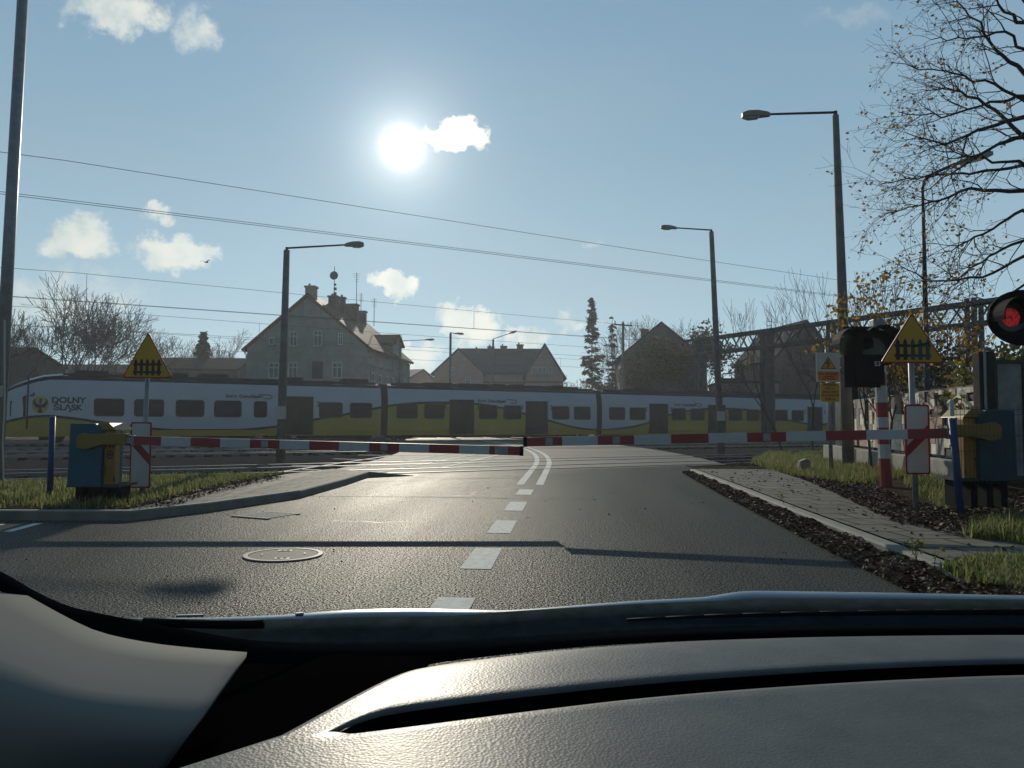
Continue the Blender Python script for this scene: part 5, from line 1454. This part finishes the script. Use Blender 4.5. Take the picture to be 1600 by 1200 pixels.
bare_tree(262, 88, 512, 'small bare tree left of the dark little conifer', [(-.1, -.3), (.1, .25)], 4, 6, .5, .12, minr=.016)
bare_tree(345, 92, 512, 'small bare tree between the little conifer and the grey house', [(-.1, -.2), (.1, .3)], 9, 6, .5, .12, minr=.016)
conifer(315, 84, 516, 25, 'dark little conifer left of the grey house', 3, 1.6, .05)
conifer(925, 100, 461, 25, 'tall ragged spruce right of the pink house', 5, .85, .30, .18)
conifer(957, 98, 491, 17, 'thin sparse pine beside the tall spruce', 8, .55, .22, .38)
bare_tree(901, 112, 583, 'low round bare tree at the foot of the tall spruce', [(-.1, -.4), (.1, .4)], 21, 6, .6, .1, minr=.02)
bare_tree(1003, 112, 493, 'bare treetop behind the dark gabled house, left', [(-.1, -.25), (.1, .25)], 31, 6, .5, .2, minr=.02)
bare_tree(1076, 116, 500, 'bare treetop behind the dark gabled house, right', [(-.1, -.3), (.1, .2)], 33, 6, .5, .2, minr=.02)
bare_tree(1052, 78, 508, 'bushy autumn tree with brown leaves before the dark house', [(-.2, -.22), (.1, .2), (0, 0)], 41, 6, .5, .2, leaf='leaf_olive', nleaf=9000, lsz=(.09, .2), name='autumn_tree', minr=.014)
bare_tree(1122, 72, 575, 'scrubby bare bush left of the gantry posts', [(-.1, -.4), (.1, .4), (0, 0)], 43, 5, .6, .08, name='bare_bush', minr=.014)
bare_tree(968, 92, 560, 'dark bare bush beneath the thin pine', [(-.1, -.4), (.1, .4)], 46, 6, .6, .08, name='bare_bush', minr=.02)
bare_tree(1280, 30, 425, 'thin bare saplings left of the tallest street lamp', [(-.5, -.30), (-.1, -.16), (.3, -.05), (.6, .05)], 51, 4, .32, .05, minr=.006, name='sapling', upw=.3)
bare_tree(1395, 34, 452, 'dense twiggy bare tree behind the yellow maple', [(-.3, -.25), (.0, .0), (.4, .2), (.2, .4)], 57, 5, .5, .08, minr=.009, name='bare_bush')
bare_tree(1380, 16.5, 415, 'young maple with yellow leaves behind the black hooded signal', [(-.15, -.03), (.0, .03), (.25, .16), (.05, .08)], 61, 4, .42, .035, z0=.2, leaf='leaf_yellow', nleaf=900, lsz=(.032, .07), name='yellow_maple', minr=.006, upw=.25)
bare_tree(1575, 13.6, 545, 'leafy yellow-green shrub beyond the grey sheet gate', [(-.4, -.3), (.1, 0), (.5, .3)], 67, 5, .6, .05, z0=.2, leaf='leaf_green', nleaf=1500, lsz=(.04, .08), name='shrub', minr=.005)
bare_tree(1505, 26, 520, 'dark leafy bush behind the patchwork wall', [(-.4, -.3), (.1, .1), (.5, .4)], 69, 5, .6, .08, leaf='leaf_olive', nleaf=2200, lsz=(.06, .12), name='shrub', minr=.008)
for k, (px, d, tp, sd) in enumerate(((180, 120, 560, 71), (420, 125, 575, 72), (560, 130, 560, 73), (1310, 90, 560, 74), (-20, 100, 520, 75))): pass
# the big nearly bare tree reaching in from the right
def near_tree():
    d0 = 11.5; base = L(1700, d0, .25); t = thing('linden_tree', base, 'big nearly leafless tree reaching in at the right edge', 'tree'); r = random.Random(77)
    b = MB(); tp = [W(1700, 760, d0), W(1698, 420, d0), W(1694, 200, d0), W(1680, 0, d0), W(1670, -220, d0), W(1668, -420, d0)]
    rr = [.24, .20, .17, .13, .09, .04]
    tp = [p-base for p in tp]
    for i in range(5): b.tube(tp[i], tp[i+1], rr[i], rr[i+1], 12, 0, False)
    b.build('trunk', 'bark', t, smooth=True)
    limbs = [[(1690, 210), (1600, 112), (1558, 79), (1517, 25), (1480, -20)], [(1692, 240), (1600, 154), (1537, 129), (1475, 112), (1396, 98)],
             [(1694, 230), (1600, 150), (1550, 160), (1475, 183), (1404, 175)], [(1695, 270), (1600, 183), (1541, 200), (1475, 225), (1417, 208)],
             [(1698, 330), (1600, 254), (1550, 252), (1496, 242), (1458, 229)], [(1698, 350), (1600, 258), (1517, 271), (1454, 275), (1378, 287)],
             [(1699, 400), (1600, 300), (1517, 296), (1454, 317), (1385, 333)], [(1699, 430), (1600, 325), (1550, 358), (1500, 385), (1470, 400)],
             [(1700, 480), (1600, 400), (1537, 433), (1454, 440), (1408, 417)], [(1690, 150), (1600, 40), (1560, 10), (1540, -40)],
             [(1690, 200), (1620, 90), (1570, 50), (1510, 60), (1455, 62)], [(1700, 520), (1610, 440), (1560, 470), (1500, 480)],
             [(1698, 300), (1605, 210), (1560, 225), (1500, 262), (1440, 300)], [(1688, 120), (1600, 0), (1570, -60)], [(1699, 450), (1610, 370), (1555, 395), (1510, 425), (1480, 455)],
             [(1694, 280), (1600, 215), (1540, 160), (1490, 140), (1440, 140)]]
    segs, tips = [], []
    for li, lm in enumerate(limbs):
        dz = r.uniform(-1.3, 1.0); n = len(lm); pts = []
        # resample to fine bent polyline
        for i in range(n-1):
            for k in range(4):
                u = k/4; a, c = lm[i], lm[i+1]; f = (i+u)/(n-1); pts.append((a[0]+(c[0]-a[0])*u, a[1]+(c[1]-a[1])*u, d0+dz*f))
        pts.append((lm[-1][0], lm[-1][1], d0+dz))
        P = [W(*q)-base for q in pts]
        for i in range(1, len(P)-1): P[i] += Vector((r.gauss(0, .012), r.gauss(0, .03), r.gauss(0, .015)))
        m = len(P)-1; R0 = .026 if li % 3 else .038
        for i in range(m):
            f = i/m; ra = R0*(1-f)**1.1+.006; rb = R0*(1-(i+1)/m)**1.1+.006; segs.append((P[i], P[i+1], ra, rb, 4))
            dd = (P[i+1]-P[i]).normalized()
            if f > .18:
                for j in range((1 if r.random() < .6 else 0) if f < .55 else 2):
                    s = dd.orthogonal(); s.rotate(Matrix.Rotation(r.uniform(0, 6.28), 3, dd))
                    nd = (dd*.9+s*r.uniform(.4, .9)+Vector((0, 0, r.uniform(-.25, .2)))).normalized()
                    grow(segs, tips, r, P[i+1], nd, r.uniform(.22, .5), min(.010, rb*.6), 2, .55, .72, -.04, (2, 2), .13, .0026, 3)
    segs_mesh(segs, 'crown', 'bark', t)
    pts = []
    for q, dd in tips:
        low = (2.8-(q+base).z)/4.5
        pr = .30+max(0, min(.65, .35+low*.5))
        if r.random() < pr: pts.append(q+Vector((0, 0, -.03)))
        if r.random() < pr*.6: pts.append(q-dd*.1)
    leaves_mesh(pts, 'leaves', 'leaf_autumn', t, r, .016, .034, .04)
near_tree()
# little weeds growing on the right kerb
for k, (px, py, lab) in enumerate(((1432, 872, 'small green weed growing from the kerb near the leaf heap'), (1460, 884, 'forked brown weed stalk at the kerb beside the grass patch'), (1226, 787, 'thin dry stalk standing on the kerb farther along'))):
    c = G(px, py, .13); t = thing('weed', c, lab, 'weed'); r = random.Random(90+k); segs, tips = [], []
    for j in range(2 if k else 4): grow(segs, tips, r, Vector((0, 0, -.02)), Vector((r.gauss(0, .3), r.gauss(0, .3), 1)).normalized(), .09, .003, 1, .5, .7, .2, (2, 2), .1, .0012)
    segs_mesh(segs, 'stem', 'bark', t)
    leaves_mesh([p for p, _ in tips]*(3 if k == 0 else 1), 'leaves', 'leaf_green', t, r, .012, .028, .015)
# bird
c = W(322, 410, 60); b = MB()
b.tube(Vector((-.18, 0, 0)), Vector((.12, 0, .02)), .03, .05, 6); b.tube(Vector((.12, 0, .02)), Vector((.24, 0, .03)), .05, .012, 6)
for s in (-1, 1): b.add([(.08, s*.03, .02), (-.08, s*.03, .02), (-.10, s*.32, .16), (0, s*.34, .17), (-.16, s*.62, .04)], [(0, 1, 2, 3), (3, 2, 4)])
b.v = [Matrix.Rotation(R(70), 3, 'Z') @ v+c for v in b.v]
tag(b.build('bird', 'signal_black', origin=c), 'tiny dark bird flying above the wide bare tree', 'bird')
# ------------------------------------------------------------------ the car we sit in: dashboard, pillar trim, cowl and bonnet
car = thing('car', Vector((.25, .9, 0)), 'car seen from inside: grey dashboard, pillar trim and bonnet edge', 'car')
co_ = Vector((.25, .9, 0))
def cb(b, name, mats, smooth=True, par=None, solid=0.0):
    b.v = [v-co_ for v in b.v]; o = b.build(name, mats, par or car, smooth=smooth)
    if solid:
        s = o.modifiers.new('solid', 'SOLIDIFY'); s.thickness = solid; s.offset = -1 if solid > 0 else 1
    return o
def dz(px, py): # height of the pad: nearly flat, falling off to the screen edge and to the left end
    return .925
PT = [(665, 1027), (700, 1021), (800, 1009), (900, 999), (1000, 992), (1100, 986.5), (1300, 981), (1600, 979), (2400, 982)]
S1 = [(440, 1149), (515, 1142.6), (540, 1132), (560, 1124), (600, 1112), (700, 1097), (800, 1085), (1000, 1064), (1200, 1049), (1400, 1038), (1600, 1032), (2400, 1024)]
S2 = [(440, 1149), (515, 1142.8), (540, 1141), (600, 1134), (700, 1121), (800, 1108), (1000, 1085), (1200, 1068.5), (1400, 1056.5), (1600, 1049), (2400, 1038)]
NU = 90
us = [(k/NU)**1.15 for k in range(NU+1)]
def row_pts(pts, x0, x1): return [(x0+(x1-x0)*u, smooth_interp(pts, x0+(x1-x0)*u)) for u in us]
Rt, R1, R2 = row_pts(PT, 665, 2400), row_pts(S1, 440, 2400), row_pts(S2, 440, 2400)
R2 = [(x, y if x > 517 else ya) for (x, y), (_, ya) in zip(R2, R1)]
Rb = [(-500+(2600+500)*u, 1450) for u in us]
GAP = [min(1, max(0, (c[1]-a[1]-.8)/12)) for a, c in zip(R1, R2)]
def loft(A, B, n, bulge, za, zb):
    rows = []
    for k in range(n+1):
        v = k/n; r_ = []
        for (xa, ya), (xb, yb), gp in zip(A, B, GAP):
            p = G(xa, ya, za); q = G(xb, yb, zb); m = p.lerp(q, v); m.z += bulge(v, gp); r_.append(m)
        rows.append(r_)
    return rows
b = MB(); b.grid(loft(Rt, R1, 14, lambda v, g: -.012*(1-v)**5 - .003*g*max(0, v-.93)/.07, .930, .930)[::-1])
b.grid(loft(R2, Rb, 20, lambda v, g: (-.004*g*(1-v/.04)**2 if v < .04 else 0), .930, .920)[::-1])
pad = cb(b, 'dashboard', 'vinyl', True)
import bmesh
bm_ = bmesh.new(); bm_.from_mesh(pad.data); bmesh.ops.remove_doubles(bm_, verts=bm_.verts, dist=.0007); bm_.to_mesh(pad.data); bm_.free()
sm_ = pad.modifiers.new('solid', 'SOLIDIFY'); sm_.thickness = .004; sm_.offset = -1
# dark slot between the two pads
b = MB(); b.grid([[G(x, y, .930)+Vector((0, .004*g, -.004-.016*g)) for (x, y), g in zip(R1, GAP)], [G(x, y, .930)+Vector((0, -.004*g, -.004-.018*g)) for (x, y), g in zip(R2, GAP)]][::-1])
b.grid([[G(x, y, .930)+Vector((0, 0, -.004)) for x, y in R1], [G(x, y, .930)+Vector((0, .004*g, -.004-.016*g)) for (x, y), g in zip(R1, GAP)]])
b.grid([[G(x, y, .930)+Vector((0, -.004*g, -.004-.018*g)) for (x, y), g in zip(R2, GAP)], [G(x, y, .930)+Vector((0, 0, -.006)) for x, y in R2]])
cb(b, 'demister_slot', 'frit_black', False)
# speaker corner left of the pad
TRE = [(386, 1019), (340, 1083), (300, 1142), (262, 1196), (-650, 1470)]       # right edge of the pillar trim
PLE = [(668, 1026), (645, 1050), (592, 1084), (535, 1110), (440, 1149), (-500, 1450)]         # left edge of the pad
b = MB(); rows = []
TRE_ = [(386, 1019), (340, 1083), (300, 1142), (262, 1196), (190, 1290), (-560, 1500)]
for (a, c) in zip(TRE_, PLE):
    rows.append([G(a[0]-40+(c[0]+10-a[0]+40)*k/10, a[1]+(c[1]-a[1])*k/10, .915-.05*(1-k/10)**2-.014*math.sin(math.pi*k/10)) for k in range(11)])
b.grid(rows[::-1]); cb(b, 'speaker_grille', 'speaker_cloth', True, None, .003)
# pillar trim: rises to the left towards the screen pillar
TT = [(-260, 780), (-120, 850), (0, 907), (60, 940), (87, 955), (149, 985), (227, 1003), (300, 1012), (386, 1019)]
b = MB(); rows = []
TB = [(-420, 1500), (140, 1400)]
for k in range(25):
    u = k/24; x = -260+(386+260)*u; y = smooth_interp(TT, x); dT = .70+.20*u**1.2
    # lower end of this column runs along to the trim's lower right edge
    xe, ye = (-420+(140+420)*u, 1500-100*u)
    col_ = []
    for j in range(17):
        v = j/16; px = x+(xe-x)*v; py = y+(ye-y)*v
        if u > .999:
            py = 1019+(1400-1019)*v; px = interp([(1019, 386), (1083, 340), (1142, 300), (1196, 262), (1290, 200), (1400, 140)], py)
        zz = (.985-.05*u)-(0 if v < .2 else .66*(1-.55*u)*(v-.2)**1.5)-.006*max(0, 1-v/.06)**2
        col_.append(G(px, py, zz))
    rows.append(col_)
b.grid(rows); cb(b, 'pillar_trim', 'trim_grey', True, None, .006)
# black ceramic border of the screen
FT = [(-260, 768), (-120, 836), (0, 892), (60, 926), (105, 946), (150, 957), (201, 967), (283, 982), (394, 1000), (560, 1008), (700, 1005), (900, 993), (1100, 983), (1300, 978), (1600, 975), (2400, 976)]
b = MB(); rows = [[], []]
for k in range(121):
    x = -260+2660*k/120; y = smooth_interp(FT, x); d = 1.12-.16*min(1, max(0, (x+260)/640))+.14*min(1, max(0, (x-380)/400))
    yb = smooth_interp(TT, x)+14 if x < 380 else max(1034 if x < 665 else smooth_interp(PT, x)+10, 0)
    rows[0].append(W(x, y, d+.05)); rows[1].append(W(x, yb, d+.02))
b.grid(rows[::-1]); cb(b, 'screen_border', 'frit_black', True, None, .003)
# cowl below the screen
CT = [(200, 966), (280, 970), (420, 968), (560, 964.5), (700, 962.5), (800, 955), (900, 949), (1000, 943.5), (1130, 938.5), (1300, 936), (1600, 937), (2400, 945)]
b = MB(); rows = []
for f in (0, .33, .66, 1):
    r_ = []
    for k in range(81):
        x = 190+2210*k/80; y0 = smooth_interp(CT, x); y1 = max(smooth_interp(FT, x)+14, y0+4); r_.append(W(x, y0+(y1-y0)*f, 1.32-.12*f))
    rows.append(r_)
b.grid(rows[::-1]); cb(b, 'cowl', 'cowl', True, None, .004)
b = MB(); b.path([W(x, smooth_interp(CT, x)+(12 if x < 900 else 20)+8*math.sin(x*.002), 1.27) for x in range(980, 2300, 60)], .006, 8); cb(b, 'wiper', 'plastic_black', True)
b = MB(); b.path([W(x, y, 1.26) for x, y in ((224, 972), (290, 974.5), (360, 976), (412, 975))], .0075, 8)
cb(b, 'wiper', 'plastic_black', True)
# bonnet: crest close behind the cowl, falling away forward, raised centre on the right
CR = [(190, 966), (330, 964.5), (430, 961), (500, 956), (560, 952.5), (650, 951), (740, 952.5), (800, 953), (900, 945.5), (1000, 938), (1100, 932.5), (1130, 928), (1165, 923.5), (1250, 924), (1400, 926), (1600, 930), (2400, 946)]
b = MB(); rows = []
def bn(x, f):
    yc = smooth_interp(CR, x)
    if f <= 0: return W(x, max(smooth_interp(CT, x)+3, yc+2), 1.33)
    d = 1.40+f*.95; return W(x, yc+ .4 + 26*f**1.3, d)
xs_ = [190+ (2400-190)*k/150 for k in range(151)]
rows.append([bn(x, 0) for x in xs_]); rows.append([W(x, smooth_interp(CR, x), 1.37) for x in xs_])
for f in (.08, .2, .4, .7, 1.0): rows.append([bn(x, f) for x in xs_])
b.grid(rows); cb(b, 'bonnet', 'bonnet_paint', True, None, .004)
for x0, x1, y in ((276, 318, 961.5), (462, 474, 958.5)):
    b = MB(); b.bar(W(x0, y+1, 1.36), W(x1, y, 1.36), .006, .004); cb(b, 'washer_nozzle', 'galv', False)
# ------------------------------------------------------------------ thin haze, added also to give the windscreen's veil
hz_m = bpy.data.materials.new('haze'); hz_m.use_nodes = True; t = hz_m.node_tree; t.nodes.clear()
pv = N(t, 'ShaderNodeVolumePrincipled'); pv.inputs['Color'].default_value = (.85, .93, 1, 1); pv.inputs['Density'].default_value = .0006; pv.inputs['Anisotropy'].default_value = .55
LK(t, pv.outputs[0], N(t, 'ShaderNodeOutputMaterial').inputs['Volume']); M['haze'] = hz_m
b = MB(); b.box((0, 60, 11), (420, 420, 25)); tag(b.build('haze', 'haze'), 'thin pale haze in the low sun, also standing in for the windscreen veil', 'haze', kind='stuff')
